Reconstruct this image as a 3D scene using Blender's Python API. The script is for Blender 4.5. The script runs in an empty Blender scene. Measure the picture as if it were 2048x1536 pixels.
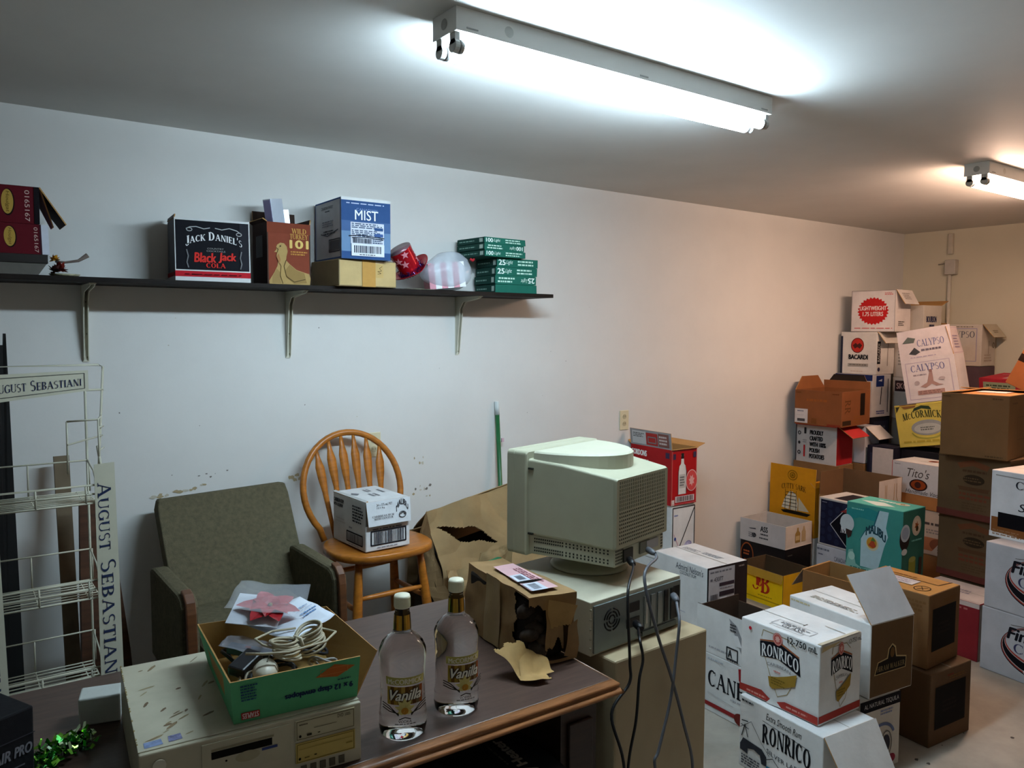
import bpy, bmesh, math, random
from mathutils import Vector, Matrix
R = math.radians
SC = bpy.context.scene
COL = SC.collection
rng = random.Random(11)

# ------------------------------------------------------------------ materials
_mats = {}
def lin(hexs):
    hexs = hexs.lstrip('#')
    if len(hexs) == 3: hexs = ''.join(c*2 for c in hexs)
    out = []
    for i in (0, 2, 4):
        c = int(hexs[i:i+2], 16)/255
        out.append(c/12.92 if c <= .04045 else ((c+.055)/1.055)**2.4)
    return out

def M(hexs, rough=.55, metal=0., var=.05, scale=14., bump=0., bscale=120., spec=.35, trans=0., ior=1.45, kind=None, alpha=1.):
    key = (hexs, rough, metal, var, scale, bump, bscale, spec, trans, ior, kind, alpha)
    if key in _mats:
        return _mats[key]
    m = bpy.data.materials.new('surface_' + hexs.strip('#'))
    m.use_nodes = True
    nt = m.node_tree
    p = nt.nodes['Principled BSDF']
    col = lin(hexs)
    p.inputs['Roughness'].default_value = rough
    p.inputs['Metallic'].default_value = metal
    p.inputs['Specular IOR Level'].default_value = spec
    p.inputs['Transmission Weight'].default_value = trans
    p.inputs['IOR'].default_value = ior
    p.inputs['Alpha'].default_value = alpha
    tc = nt.nodes.new('ShaderNodeTexCoord')
    if kind == 'wood':
        mp = nt.nodes.new('ShaderNodeMapping')
        mp.inputs['Scale'].default_value = (scale*.12, scale, scale)
        nt.links.new(tc.outputs['Object'], mp.inputs['Vector'])
        src = mp.outputs['Vector']
    else:
        src = tc.outputs['Object']
    if var > 0:
        n = nt.nodes.new('ShaderNodeTexNoise')
        n.inputs['Scale'].default_value = scale if kind != 'wood' else 3.
        n.inputs['Detail'].default_value = 6
        n.inputs['Roughness'].default_value = .6
        nt.links.new(src, n.inputs['Vector'])
        r = nt.nodes.new('ShaderNodeValToRGB')
        r.color_ramp.elements[0].position = .3
        r.color_ramp.elements[1].position = .7
        r.color_ramp.elements[0].color = [max(0, c*(1-2*var)) for c in col] + [1]
        r.color_ramp.elements[1].color = [min(1, c*(1+var)) for c in col] + [1]
        nt.links.new(n.outputs['Fac'], r.inputs['Fac'])
        nt.links.new(r.outputs['Color'], p.inputs['Base Color'])
    else:
        p.inputs['Base Color'].default_value = col + [1]
    if bump > 0:
        n2 = nt.nodes.new('ShaderNodeTexNoise')
        n2.inputs['Scale'].default_value = bscale
        n2.inputs['Detail'].default_value = 4
        nt.links.new(src, n2.inputs['Vector'])
        b = nt.nodes.new('ShaderNodeBump')
        b.inputs['Strength'].default_value = bump
        b.inputs['Distance'].default_value = .004
        nt.links.new(n2.outputs['Fac'], b.inputs['Height'])
        nt.links.new(b.outputs['Normal'], p.inputs['Normal'])
    _mats[key] = m
    return m

def emit(hexs, strength):
    m = bpy.data.materials.new('lit_tube')
    m.use_nodes = True
    nt = m.node_tree
    nt.nodes.remove(nt.nodes['Principled BSDF'])
    e = nt.nodes.new('ShaderNodeEmission')
    e.inputs['Color'].default_value = lin(hexs) + [1]
    e.inputs['Strength'].default_value = strength
    nt.links.new(e.outputs[0], nt.nodes['Material Output'].inputs[0])
    return m

def paper(h):      # printed ink / paper decal
    return M(h, rough=.6, var=.03, scale=40, spec=.06)
KRAFT = '#b08550'
def card(h):       # plain corrugated board
    return M(h, rough=.75, var=.06, scale=9, bump=.15, bscale=60, spec=.2)

# ------------------------------------------------------------------ mesh builder
class MB:
    def __init__(s):
        s.v = []; s.f = []; s.mi = []; s.mats = []; s.sm = []
    def mat(s, m):
        if m not in s.mats:
            s.mats.append(m)
        return s.mats.index(m)
    def add(s, vs, fs, m, smooth=False):
        b = len(s.v)
        s.v += [Vector(v) for v in vs]
        k = s.mat(m)
        for f in fs:
            s.f.append([i+b for i in f]); s.mi.append(k); s.sm.append(smooth)
        return s
    def quad(s, a, b, c, d, m):
        return s.add([a, b, c, d], [(0, 1, 2, 3)], m)
    def box(s, lo, hi, m, T=None):
        x0, y0, z0 = lo; x1, y1, z1 = hi
        vs = [Vector(p) for p in ((x0,y0,z0),(x1,y0,z0),(x1,y1,z0),(x0,y1,z0),(x0,y0,z1),(x1,y0,z1),(x1,y1,z1),(x0,y1,z1))]
        if T is not None:
            vs = [T @ v for v in vs]
        return s.add(vs, [(3,2,1,0),(4,5,6,7),(0,1,5,4),(1,2,6,5),(2,3,7,6),(3,0,4,7)], m)
    def prism(s, pts, d, m, smooth=False):
        """extrude planar 3d polygon pts along vector d"""
        n = len(pts); d = Vector(d)
        vs = [Vector(p) for p in pts] + [Vector(p)+d for p in pts]
        fs = [tuple(range(n-1, -1, -1)), tuple(range(n, 2*n))]
        s.add(vs, fs, m)
        b = len(s.v)-2*n; k = s.mat(m)
        for i in range(n):
            j = (i+1) % n
            s.f.append([b+i, b+j, b+n+j, b+n+i]); s.mi.append(k); s.sm.append(smooth)
        return s
    def tube(s, pts, r, m, n=8, closed=False):
        pts = [Vector(p) for p in pts]
        N = len(pts)
        rad = r if isinstance(r, (list, tuple)) else [r]*N
        tang = []
        for i in range(N):
            a = pts[i-1] if i > 0 else (pts[-1] if closed else pts[0])
            b = pts[i+1] if i < N-1 else (pts[0] if closed else pts[-1])
            tang.append((b-a).normalized())
        up = Vector((0, 0, 1)) if abs(tang[0].z) < .9 else Vector((1, 0, 0))
        u = (up - tang[0]*up.dot(tang[0])).normalized()
        vs = []
        for i in range(N):
            u = (u - tang[i]*u.dot(tang[i])).normalized()
            w = tang[i].cross(u)
            for k in range(n):
                a = 2*math.pi*k/n
                vs.append(pts[i] + (u*math.cos(a) + w*math.sin(a))*rad[i])
        fs = []
        for i in range(N if closed else N-1):
            j = (i+1) % N
            for k in range(n):
                l = (k+1) % n
                fs.append((i*n+k, i*n+l, j*n+l, j*n+k))
        s.add(vs, fs, m, True)
        if not closed:
            b = len(s.v)-len(vs); q = s.mat(m)
            s.f.append([b+k for k in range(n-1, -1, -1)]); s.mi.append(q); s.sm.append(False)
            s.f.append([b+(N-1)*n+k for k in range(n)]); s.mi.append(q); s.sm.append(False)
        return s
    def loft(s, rings, m, smooth=False, caps=True):
        n = len(rings[0])
        vs = [Vector(p) for r in rings for p in r]
        fs = []
        for i in range(len(rings)-1):
            for k in range(n):
                l = (k+1) % n
                fs.append((i*n+k, i*n+l, (i+1)*n+l, (i+1)*n+k))
        s.add(vs, fs, m, smooth)
        if caps:
            b = len(s.v)-len(vs); q = s.mat(m)
            s.f.append([b+k for k in range(n-1, -1, -1)]); s.mi.append(q); s.sm.append(False)
            s.f.append([b+(len(rings)-1)*n+k for k in range(n)]); s.mi.append(q); s.sm.append(False)
        return s
    def lathe(s, prof, m, n=28, T=None, smooth=True, caps=True):
        rings = []
        for r, z in prof:
            ring = [Vector((r*math.cos(2*math.pi*k/n), r*math.sin(2*math.pi*k/n), z)) for k in range(n)]
            if T is not None:
                ring = [T @ p for p in ring]
            rings.append(ring)
        return s.loft(rings, m, smooth, caps)
    def build(s, name, parent=None, loc=None, rot=None, bevel=0, seg=2):
        me = bpy.data.meshes.new(name)
        me.from_pydata([tuple(v) for v in s.v], [], s.f)
        for m in s.mats:
            me.materials.append(m)
        me.polygons.foreach_set('material_index', s.mi)
        me.polygons.foreach_set('use_smooth', s.sm)
        me.update()
        o = bpy.data.objects.new(name, me)
        COL.objects.link(o)
        if parent is not None:
            o.parent = parent
        if loc is not None:
            o.location = loc
        if rot is not None:
            o.rotation_euler = rot
        if bevel:
            b = o.modifiers.new('Bevel', 'BEVEL')
            b.width = bevel; b.segments = seg; b.limit_method = 'ANGLE'; b.angle_limit = R(40)
            b.use_clamp_overlap = True
        return o

def tag(o, label=None, cat=None, group=None, kind=None):
    if label: o['label'] = label
    if cat: o['category'] = cat
    if group: o['group'] = group
    if kind: o['kind'] = kind
    return o
def empty(name, loc=(0, 0, 0), rot=(0, 0, 0)):
    o = bpy.data.objects.new(name, None)
    o.empty_display_size = .05
    COL.objects.link(o)
    o.location = loc; o.rotation_euler = rot
    return o
def copy_thing(root):
    r = root.copy(); COL.objects.link(r)
    for ch in list(root.children):
        c = ch.copy(); COL.objects.link(c); c.parent = r
        for g in ch.children:
            d = g.copy(); COL.objects.link(d); d.parent = c
    return r

# ------------------------------------------------------------------ lettering
_txt = {}
def sans(s, bold=0., shear=0.):
    key = (s, bold, shear)
    if key in _txt: return _txt[key]
    cu = bpy.data.curves.new('lettering', 'FONT')
    cu.body = s; cu.size = 1; cu.resolution_u = 3; cu.shear = shear; cu.offset = bold
    cu.fill_mode = 'FRONT'
    o = bpy.data.objects.new('lettering', cu)
    COL.objects.link(o)
    dg = bpy.context.evaluated_depsgraph_get()
    ev = o.evaluated_get(dg)
    me = ev.to_mesh()
    vs = [(v.co.x, v.co.y) for v in me.vertices]
    fs = [tuple(p.vertices) for p in me.polygons]
    ev.to_mesh_clear()
    bpy.data.objects.remove(o); bpy.data.curves.remove(cu)
    _txt[key] = norm(vs, fs)
    return _txt[key]
def norm(vs, fs):
    xs = [p[0] for p in vs]; ys = [p[1] for p in vs]
    x0, x1, y0, y1 = min(xs), max(xs), min(ys), max(ys)
    return [((x-x0)/max(x1-x0, 1e-6), (y-y0)/max(y1-y0, 1e-6)) for x, y in vs], fs

def _glyph(ch, K=.17, t=.062):
    """roman capital with serifs, cap height 1; returns polygons and advance"""
    P = []
    def S(x0, y0, x1, y1, w): P.append([(x0-w/2, y0), (x0+w/2, y0), (x1+w/2, y1), (x1-w/2, y1)])
    def H(x0, x1, y, h=t): P.append([(x0, y), (x1, y), (x1, y+h), (x0, y+h)])
    def sf(x, y, w=.3): H(x-w/2, x+w/2, 0 if y == 0 else 1-t)
    def arc(cx, cy, rx, ry, a0, a1, tx=K, ty=t, n=14):
        for i in range(n):
            a = R(a0+(a1-a0)*i/n); b = R(a0+(a1-a0)*(i+1)/n)
            P.append([(cx+rx*math.cos(a), cy+ry*math.sin(a)), (cx+rx*math.cos(b), cy+ry*math.sin(b)),
                      (cx+(rx-tx)*math.cos(b), cy+(ry-ty)*math.sin(b)), (cx+(rx-tx)*math.cos(a), cy+(ry-ty)*math.sin(a))])
    def stem(x, y0=0, y1=1): S(x, y0, x, y1, K); sf(x, 0) if y0 == 0 else 0; sf(x, 1) if y1 == 1 else 0
    a = .8
    if ch == 'A': S(.12, 0, .44, 1, t); S(.8, 0, .45, 1, K); H(.22, .68, .32); sf(.12, 0, .24); sf(.8, 0); a = .95
    elif ch == 'B': stem(.17); arc(.33, .75, .33, .25, -90, 90); arc(.33, .265, .38, .265, -90, 90); H(.17, .34, 0); H(.17, .34, .48); H(.17, .34, .945); a = .78
    elif ch == 'C': arc(.45, .5, .43, .5, 50, 310); S(.73, .72, .73, .95, .05); S(.73, .08, .73, .25, .04); a = .84
    elif ch == 'D': stem(.17); arc(.35, .5, .46, .5, -90, 90); H(.17, .36, 0); H(.17, .36, .945); a = .88
    elif ch == 'E': stem(.17); H(.17, .64, 0); H(.17, .52, .48); H(.17, .62, .945); S(.63, .0, .63, .22, .05); S(.61, .78, .61, 1, .05); S(.51, .38, .51, .62, .05); a = .72
    elif ch == 'F': stem(.17); H(.17, .52, .48); H(.17, .62, .945); S(.61, .78, .61, 1, .05); a = .68
    elif ch == 'G': arc(.45, .5, .43, .5, 50, 330); S(.74, 0.08, .74, .42, K); H(.58, .86, .4); S(.73, .72, .73, .95, .05); a = .9
    elif ch == 'H': stem(.17); stem(.73); H(.2, .7, .48); a = .9
    elif ch == 'I': stem(.17); a = .36
    elif ch == 'J': S(.32, .1, .32, 1, K); sf(.32, 1); arc(.18, .05, .21, .25, 180, 350, .1, .06); a = .48
    elif ch == 'K': stem(.17); S(.24, .42, .7, 1, t); S(.72, 0, .36, .56, K); sf(.7, 1, .24); sf(.72, 0, .26); a = .88
    elif ch == 'L': stem(.17); H(.17, .62, 0); S(.61, 0, .61, .24, .05); a = .68
    elif ch == 'M': S(.14, 0, .17, 1, t); S(.5, 0, .2, 1, K); S(.5, 0, .84, 1, t); stem(.88); sf(.14, 0, .22); a = 1.08
    elif ch == 'N': S(.14, 0, .14, 1, t); S(.74, 0, .17, 1, K); S(.77, 0, .77, 1, t); sf(.14, 0, .22); sf(.77, 1, .24); a = .92
    elif ch in 'OQ': arc(.45, .5, .43, .5, 0, 360, n=26); a = .92
    elif ch == 'P': stem(.17); arc(.33, .72, .35, .28, -90, 90); H(.17, .34, .44); H(.17, .34, .945); a = .72
    elif ch == 'R': stem(.17); arc(.33, .73, .33, .27, -90, 90); H(.17, .34, .46); H(.17, .34, .945); S(.72, 0, .38, .48, K); sf(.74, 0, .22); a = .84
    elif ch == 'S': arc(.32, .74, .26, .26, 40, 270, .1, .06); arc(.34, .26, .28, .29, -140, 90, .12, .06); a = .66
    elif ch == 'T': stem(.38); H(.06, .7, .945); S(.07, .78, .07, 1, .05); S(.69, .78, .69, 1, .05); a = .76
    elif ch == 'U': S(.15, .3, .15, 1, K); S(.72, .3, .72, 1, t); arc(.43, .32, .35, .32, 180, 360, .1, .06); sf(.15, 1); sf(.72, 1, .24); a = .88
    elif ch == 'V': S(.45, 0, .12, 1, K); S(.45, 0, .78, 1, t); sf(.12, 1); sf(.78, 1, .24); a = .88
    elif ch == 'W': S(.35, 0, .1, 1, K); S(.35, 0, .58, 1, t); S(.82, 0, .58, 1, K); S(.82, 0, 1.06, 1, t); sf(.1, 1); sf(1.06, 1, .24); a = 1.15
    elif ch == 'X': S(.12, 0, .74, 1, t); S(.76, 0, .12, 1, K); sf(.12, 1); sf(.76, 0); a = .88
    elif ch == 'Y': S(.42, 0, .42, .48, K); S(.4, .42, .12, 1, K); S(.44, .42, .74, 1, t); sf(.42, 0); sf(.12, 1); sf(.74, 1, .24); a = .86
    elif ch == 'Z': H(.06, .7, 0); H(.06, .7, .945); S(.1, 0, .62, 1, K); a = .76
    elif ch == "'": S(.08, .7, .1, 1, .1); a = .2
    elif ch == '&': arc(.34, .76, .2, .24, 0, 360); arc(.32, .27, .3, .29, 60, 360); S(.78, 0, .26, .8, .12); a = .9
    elif ch == ' ': a = .35
    return P, a
def serif(s, small=.78, K=.17, t=.062):
    """first letter of each word full height, the rest small capitals when given in lower case"""
    vs, fs, x = [], [], 0.
    for ch in s:
        k = 1.
        if ch.islower(): k = small
        P, a = _glyph(ch.upper(), K, t)
        for poly in P:
            b = len(vs)
            vs += [(x+px*k, py*k) for px, py in poly]
            fs.append(tuple(range(b, b+len(poly))))
        x += (a+.04)*k
    return norm(vs, fs)

# ------------------------------------------------------------------ artwork printed on a panel
def draw(mb, P, art, off0=.0008, seed=1):
    """P = (P00,P10,P11,P01) panel corners; art in fractions of the panel"""
    P00, P10, P11, P01 = [Vector(p) for p in P]
    n = ((P10-P00).cross(P01-P00)).normalized()
    W = (P10-P00).length; Hh = (P01-P00).length
    rg = random.Random(seed)
    st = {'o': off0}
    def pos(u, v):
        return P00*(1-u)*(1-v) + P10*u*(1-v) + P11*u*v + P01*(1-u)*v + n*st['o']
    def poly(pts, c):
        mb.add([pos(*q) for q in pts], [tuple(range(len(pts)))], c if not isinstance(c, str) else paper(c))
    def strip(pts, w, c, closed=False):
        q = [Vector((u*W, v*Hh)) for u, v in pts]
        k = len(q)
        for i in range(k if closed else k-1):
            a, b = q[i], q[(i+1) % k]
            d = (b-a)
            if d.length < 1e-7: continue
            d.normalize(); e = Vector((-d.y, d.x))*w/2; a = a-d*w*.2; b = b+d*w*.2
            poly([((p.x)/W, (p.y)/Hh) for p in (a-e, b-e, b+e, a+e)], c)
    for it in art:
        k = it[0]
        st['o'] += .00025
        if k == 'r':
            _, u0, v0, u1, v1, c = it
            poly([(u0, v0), (u1, v0), (u1, v1), (u0, v1)], c)
        elif k == 'p':
            poly(it[1], it[2])
        elif k == 'e':
            _, cu, cv, ru, rv, c = it[:6]
            poly([(cu+ru*math.cos(2*math.pi*i/44), cv+rv*math.sin(2*math.pi*i/44)) for i in range(44)], c)
        elif k == 'o':
            _, cu, cv, ru, rv, th, c = it[:7]
            a0, a1 = it[7:9] if len(it) > 7 else (0, 360)
            N = 32
            pts = [(cu+ru*math.cos(R(a0+(a1-a0)*i/N)), cv+rv*math.sin(R(a0+(a1-a0)*i/N))) for i in range(N+1)]
            strip(pts, th, c)
        elif k == 'star':
            _, cu, cv, ru, rv, inner, num, c = it
            pts = []
            for i in range(2*num):
                a = math.pi*i/num+.3; q = 1 if i % 2 == 0 else inner
                pts.append((cu+ru*q*math.cos(a), cv+rv*q*math.sin(a)))
            mb.add([pos(cu, cv)] + [pos(*q) for q in pts], [(0, i+1, (i+1) % (2*num)+1) for i in range(2*num)], paper(c))
        elif k == 'l':
            strip(it[1], it[2], it[3])
        elif k == 'box':
            _, u0, v0, u1, v1, th, c = it
            strip([(u0, v0), (u1, v0), (u1, v1), (u0, v1)], th, c, True)
        elif k == 't':
            _, s, u0, v0, u1, v1, c = it[:7]
            o = it[7] if len(it) > 7 else {}
            vs, fs = (serif(s, K=.17*o.get('w', 1), t=.062*o.get('w', 1)) if o.get('f') == 's' else sans(s, 0, o.get('sh', 0)))
            arc, rot, fan, sk = o.get('arc', 0), o.get('rot', 0), o.get('fan', 0), o.get('skew', 0)
            out = []
            for x, y in vs:
                X = 2*x-1
                yy = y + arc*(1-X*X) + sk*x
                if fan: yy = yy + (y-.5)*fan*(X*X)
                a, b = x, yy
                if rot == 90: a, b = 1-yy, x
                elif rot == 270: a, b = yy, 1-x
                elif rot == 180: a, b = 1-x, 1-yy
                out.append((u0+a*(u1-u0), v0+b*(v1-v0)))
            bw = o.get('b', 0)*2.2
            hgt = (v1-v0)*Hh if rot in (0, 180) else (u1-u0)*W
            sh = [(0, 0)] if bw == 0 or o.get('f') == 's' else [(-bw*hgt, 0), (0, 0), (bw*hgt, 0), (0, bw*hgt*.6), (0, -bw*hgt*.6)]
            for sx, sy in sh:
                if rot in (90, 270): sx, sy = sy, sx
                mb.add([pos(q[0]+sx/W, q[1]+sy/Hh) for q in out], fs, paper(c) if isinstance(c, str) else c)
                st['o'] += .00004
        elif k == 'b':
            _, u0, v0, u1, v1, c = it[:6]
            x = u0
            while x < u1:
                w = rg.choice([1, 1, 2, 3])*(u1-u0)/70
                poly([(x, v0), (min(x+w, u1), v0), (min(x+w, u1), v1), (x, v1)], c)
                x += w + rg.choice([1, 1, 2])*(u1-u0)/70
        elif k == 'x':
            _, u0, v0, u1, v1, c, rows = it[:7]
            rh = (v1-v0)/rows
            for i in range(rows):
                x = u0; end = u1 - rg.random()*(u1-u0)*.25
                y0 = v1-(i+1)*rh+rh*.22
                while x < end:
                    w = (u1-u0)*rg.uniform(.05, .2)
                    poly([(x, y0), (min(x+w, end), y0), (min(x+w, end), y0+rh*.55), (x, y0+rh*.55)], c)
                    x += w + (u1-u0)*.035

# ------------------------------------------------------------------ cartons
def flap(name, parent, S, E, I, ang, length, outer, inner, art=None, side='o', inset=0., skew=0., t=.004, label=None, bend=0.):
    """board hinged on S-E; I = direction into the box; ang 0 lies over the opening, 90 stands up, 180 lies outwards"""
    S, E, I = Vector(S), Vector(E), Vector(I).normalized()
    z = Vector((0, 0, 1)); a = R(ang)
    d = I*math.cos(a) + z*math.sin(a)
    n = z*math.cos(a) - I*math.sin(a)
    e = (E-S).normalized(); w = (E-S).length
    p = [S, E, E + d*length - e*inset + e*skew, S + d*length + e*inset + e*skew]
    mb = MB()
    o4 = [q for q in p]; i4 = [q-n*t for q in p]
    mb.add(o4, [(0, 1, 2, 3)], outer)
    mb.add(i4, [(3, 2, 1, 0)], inner)
    for k in range(4):
        l = (k+1) % 4
        mb.add([o4[k], i4[k], i4[l], o4[l]], [(0, 1, 2, 3)], card(KRAFT))
    if art:
        if side == 'o':
            draw(mb, (o4[0], o4[1], o4[2], o4[3]), art)
        else:
            draw(mb, (i4[3], i4[2], i4[1], i4[0]), art)
    o = mb.build(name, parent)
    if label: o['label'] = label
    return o

def carton(label, N, yaw, lb, la, h, col='#d9d9d6', art=None, flaps=(), hollow=False, inner=KRAFT, rx=0., ry=0., group=None,
           cut=None, name='cardboard_box', cat='box', jit=.0012, seam='#8a8578', shade=None, parts=()):
    """N = foot of the upright edge nearest the viewer; lb along the right-hand face, la along the left-hand face"""
    art = art or {}; cut = cut or {}
    cols = col if isinstance(col, dict) else {}
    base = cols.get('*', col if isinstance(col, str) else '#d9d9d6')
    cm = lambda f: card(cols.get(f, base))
    mb = MB()
    c0 = {'N': (0, 0), 'B': (lb, 0), 'C': (lb, la), 'A': (0, la)}
    g = random.Random(label)
    P = {}
    for k, (x, y) in c0.items():
        for q, zz in (('0', 0.), ('1', h)):
            j = Vector((g.uniform(-jit, jit), g.uniform(-jit, jit), g.uniform(-jit, 0) if q == '1' else 0)) if not hollow else Vector()
            P[k+q] = Vector((x, y, zz)) + j
    if not hollow:
        bm = bmesh.new()
        V = {k: bm.verts.new(p) for k, p in P.items()}
        Q = {'L': 'A0 N0 N1 A1', 'R': 'N0 B0 B1 N1', 'FL': 'B0 C0 C1 B1', 'FR': 'C0 A0 A1 C1', 'T': 'A1 N1 B1 C1', 'O': 'C0 B0 N0 A0'}
        order = list(Q)
        F = {}
        for k, s in Q.items():
            F[k] = bm.faces.new([V[i] for i in s.split()])
            F[k].material_index = order.index(k)
        bmesh.ops.bevel(bm, geom=list(bm.edges), offset=.004, segments=2, affect='EDGES', profile=.5)
        bm.verts.index_update()
        vs = [v.co.copy() for v in bm.verts]
        for f in bm.faces:
            k = order[min(f.material_index, 5)]
            mb.add([], [], cm(k))
        b = len(mb.v); mb.v += vs
        for f in bm.faces:
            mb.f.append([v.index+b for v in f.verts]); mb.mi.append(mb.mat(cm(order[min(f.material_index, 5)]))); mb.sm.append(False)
        bm.free()
    else:
        t = .005
        im = card(inner)
        hh = {k: h*cut.get(k, 1) for k in ('L', 'R', 'FL', 'FR')}
        def slab(lo, hi, om, of):
            x0, y0, z0 = lo; x1, y1, z1 = hi
            vs = [(x0,y0,z0),(x1,y0,z0),(x1,y1,z0),(x0,y1,z0),(x0,y0,z1),(x1,y0,z1),(x1,y1,z1),(x0,y1,z1)]
            fs = {'-z': (3,2,1,0), '+z': (4,5,6,7), '-y': (0,1,5,4), '+x': (1,2,6,5), '+y': (2,3,7,6), '-x': (3,0,4,7)}
            for k, f in fs.items():
                mb.add([vs[i] for i in f], [(0, 1, 2, 3)], om if k == of else im)
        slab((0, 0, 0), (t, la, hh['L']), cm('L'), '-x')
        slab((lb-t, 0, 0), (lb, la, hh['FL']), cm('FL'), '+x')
        slab((t, 0, 0), (lb-t, t, hh['R']), cm('R'), '-y')
        slab((t, la-t, 0), (lb-t, la, hh['FR']), cm('FR'), '+y')
        slab((t, t, 0), (lb-t, la-t, t), im, '-z')
    face = {'L': ('A0', 'N0', 'N1', 'A1'), 'R': ('N0', 'B0', 'B1', 'N1'), 'T': ('A1', 'N1', 'B1', 'C1'), 'U': ('N1', 'B1', 'C1', 'A1')}
    for k, a in art.items():
        if k == 'noseam': continue
        q = [P[i] for i in face[k]]
        draw(mb, q, a, seed=len(label))
    if not hollow and seam and 'noseam' not in art:
        q = [P[i] for i in face['T']]
        draw(mb, q, [('l', [(0.01, .5), (.99, .5)], .003, seam)], off0=.0003)
    split = bool(flaps) or bool(parts)
    if split:
        root = empty(name, N)
        mb.build('body', root)
    else:
        root = mb.build(name, None, N)
    root.rotation_euler = (Matrix.Rotation(R(yaw), 3, 'Z') @ Matrix.Rotation(R(rx), 3, 'X') @ Matrix.Rotation(R(ry), 3, 'Y')).to_euler()
    tag(root, label, cat, group)
    edges = {'L': ((0, la, h), (0, 0, h), (1, 0, 0)), 'R': ((0, 0, h), (lb, 0, h), (0, 1, 0)),
             'FL': ((lb, 0, h), (lb, la, h), (-1, 0, 0)), 'FR': ((lb, la, h), (0, la, h), (0, -1, 0))}
    for fl in flaps:
        e, ang, ln = fl[:3]
        o = fl[3] if len(fl) > 3 else {}
        S, E, I = edges[e]
        zc = h*cut.get(e, 1)
        S = (S[0], S[1], zc); E = (E[0], E[1], zc)
        flap('flap', root, S, E, I, ang, ln, card(o.get('oc', cols.get(e, base))), card(o.get('ic', inner)), o.get('art'), o.get('side', 'o'),
             o.get('inset', 0), o.get('skew', 0), label=o.get('label'))
    for pn, fc, u0, v0, u1, v1, pc, pa in parts:     # stuck-on labels
        q = [P[i] for i in face[fc]]
        sm = MB()
        def bl(u, v): return q[0]*(1-u)*(1-v)+q[1]*u*(1-v)+q[2]*u*v+q[3]*(1-u)*v
        n = ((q[1]-q[0]).cross(q[3]-q[0])).normalized()
        rr = [bl(u0, v0)+n*.003, bl(u1, v0)+n*.003, bl(u1, v1)+n*.003, bl(u0, v1)+n*.003]
        sm.prism([r_-n*.0008 for r_ in rr], n*.0008, paper(pc))
        draw(sm, rr, pa, off0=.0002)
        sm.build(pn, root)
    return root
# ------------------------------------------------------------------ room
X0, X1, Y0, Y1, ZC = -1.3, 6.457, -1.7, 3.34, 2.451
wallm = M('#d3d1cc', rough=.55, var=.02, scale=3, bump=.12, bscale=35, spec=.25)
ceilm = M('#d0cec9', rough=.6, var=.03, scale=2, bump=.1, bscale=30, spec=.2)
floorm = M('#9f978b', rough=.6, var=.12, scale=5, bump=.1, bscale=50)
def wallbox(name, lo, hi, m, deco=None):
    mb = MB().box(lo, hi, m)
    if deco: deco(mb)
    return tag(mb.build(name), kind='structure')
def wall_marks(mb):
    g = random.Random(5)
    y = Y1 - .0012
    def blob(x, z, rx, rz, m, n=9):
        mb.add([(x+rx*math.cos(2*math.pi*i/n)*g.uniform(.55, 1.2), y - g.uniform(0, .0003), z+rz*math.sin(2*math.pi*i/n)*g.uniform(.55, 1.2)) for i in range(n)],
               [tuple(range(n-1, -1, -1))], m)
    tan, pale, dark = M('#a89775', var=.1), M('#bdb5a2', var=.1), M('#77706a', var=.1)
    for i in range(11): blob(.68+i*.02+g.uniform(-.01, .01), .985+i*.003+g.uniform(-.006, .006), g.uniform(.006, .016), g.uniform(.003, .008), tan if i % 3 else pale)
    for i in range(6): blob(.74+g.uniform(0, .25), 1.045+g.uniform(0, .03), g.uniform(.002, .006), g.uniform(.002, .005), dark)
    for i in range(5): blob(1.245+i*.011, 1.0+g.uniform(-.012, .02), .012, .009, tan)
    for i in range(14): blob(1.86+g.uniform(0, .1), .92+g.uniform(-.1, .12), g.uniform(.002, .009), g.uniform(.003, .012), g.choice([dark, pale, tan]))
    for i in range(26): blob(g.uniform(.55, 3.3), g.uniform(.9, 1.8), g.uniform(.001, .004), g.uniform(.001, .004), g.choice([dark, pale]))
wallbox('wall_back', (X0-.1, Y1, -.1), (X1+.1, Y1+.1, ZC+.1), wallm, wall_marks)
wallbox('wall_right', (X1, Y0, -.1), (X1+.1, Y1, ZC+.1), M('#cfc7b0', rough=.55, var=.02, scale=3, bump=.12, bscale=35, spec=.25))
wallbox('wall_left', (X0-.1, Y0, -.1), (X0, Y1, ZC+.1), M('#bdbbb6', var=.03))
wallbox('wall_front', (X0-.1, Y0-.1, -.1), (X1+.1, Y0, ZC+.1), M('#bdbbb6', var=.03))
wallbox('ceiling', (X0-.1, Y0-.1, ZC), (X1+.1, Y1+.1, ZC+.1), ceilm)
def floor_spots(mb):
    g = random.Random(3)
    for i in range(40):
        x, y_, r_ = g.uniform(2.6, 5), g.uniform(.8, 1.6), g.uniform(.003, .012)
        mb.add([(x+r_*math.cos(a)*g.uniform(.5, 1.2), y_+r_*math.sin(a)*g.uniform(.5, 1.2), .0008) for a in [k*math.pi/4 for k in range(8)]], [tuple(range(8))], M('#3d3833', var=.05))
wallbox('floor', (X0-.1, Y0-.1, -.1), (X1+.1, Y1+.1, 0), floorm, floor_spots)

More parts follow.
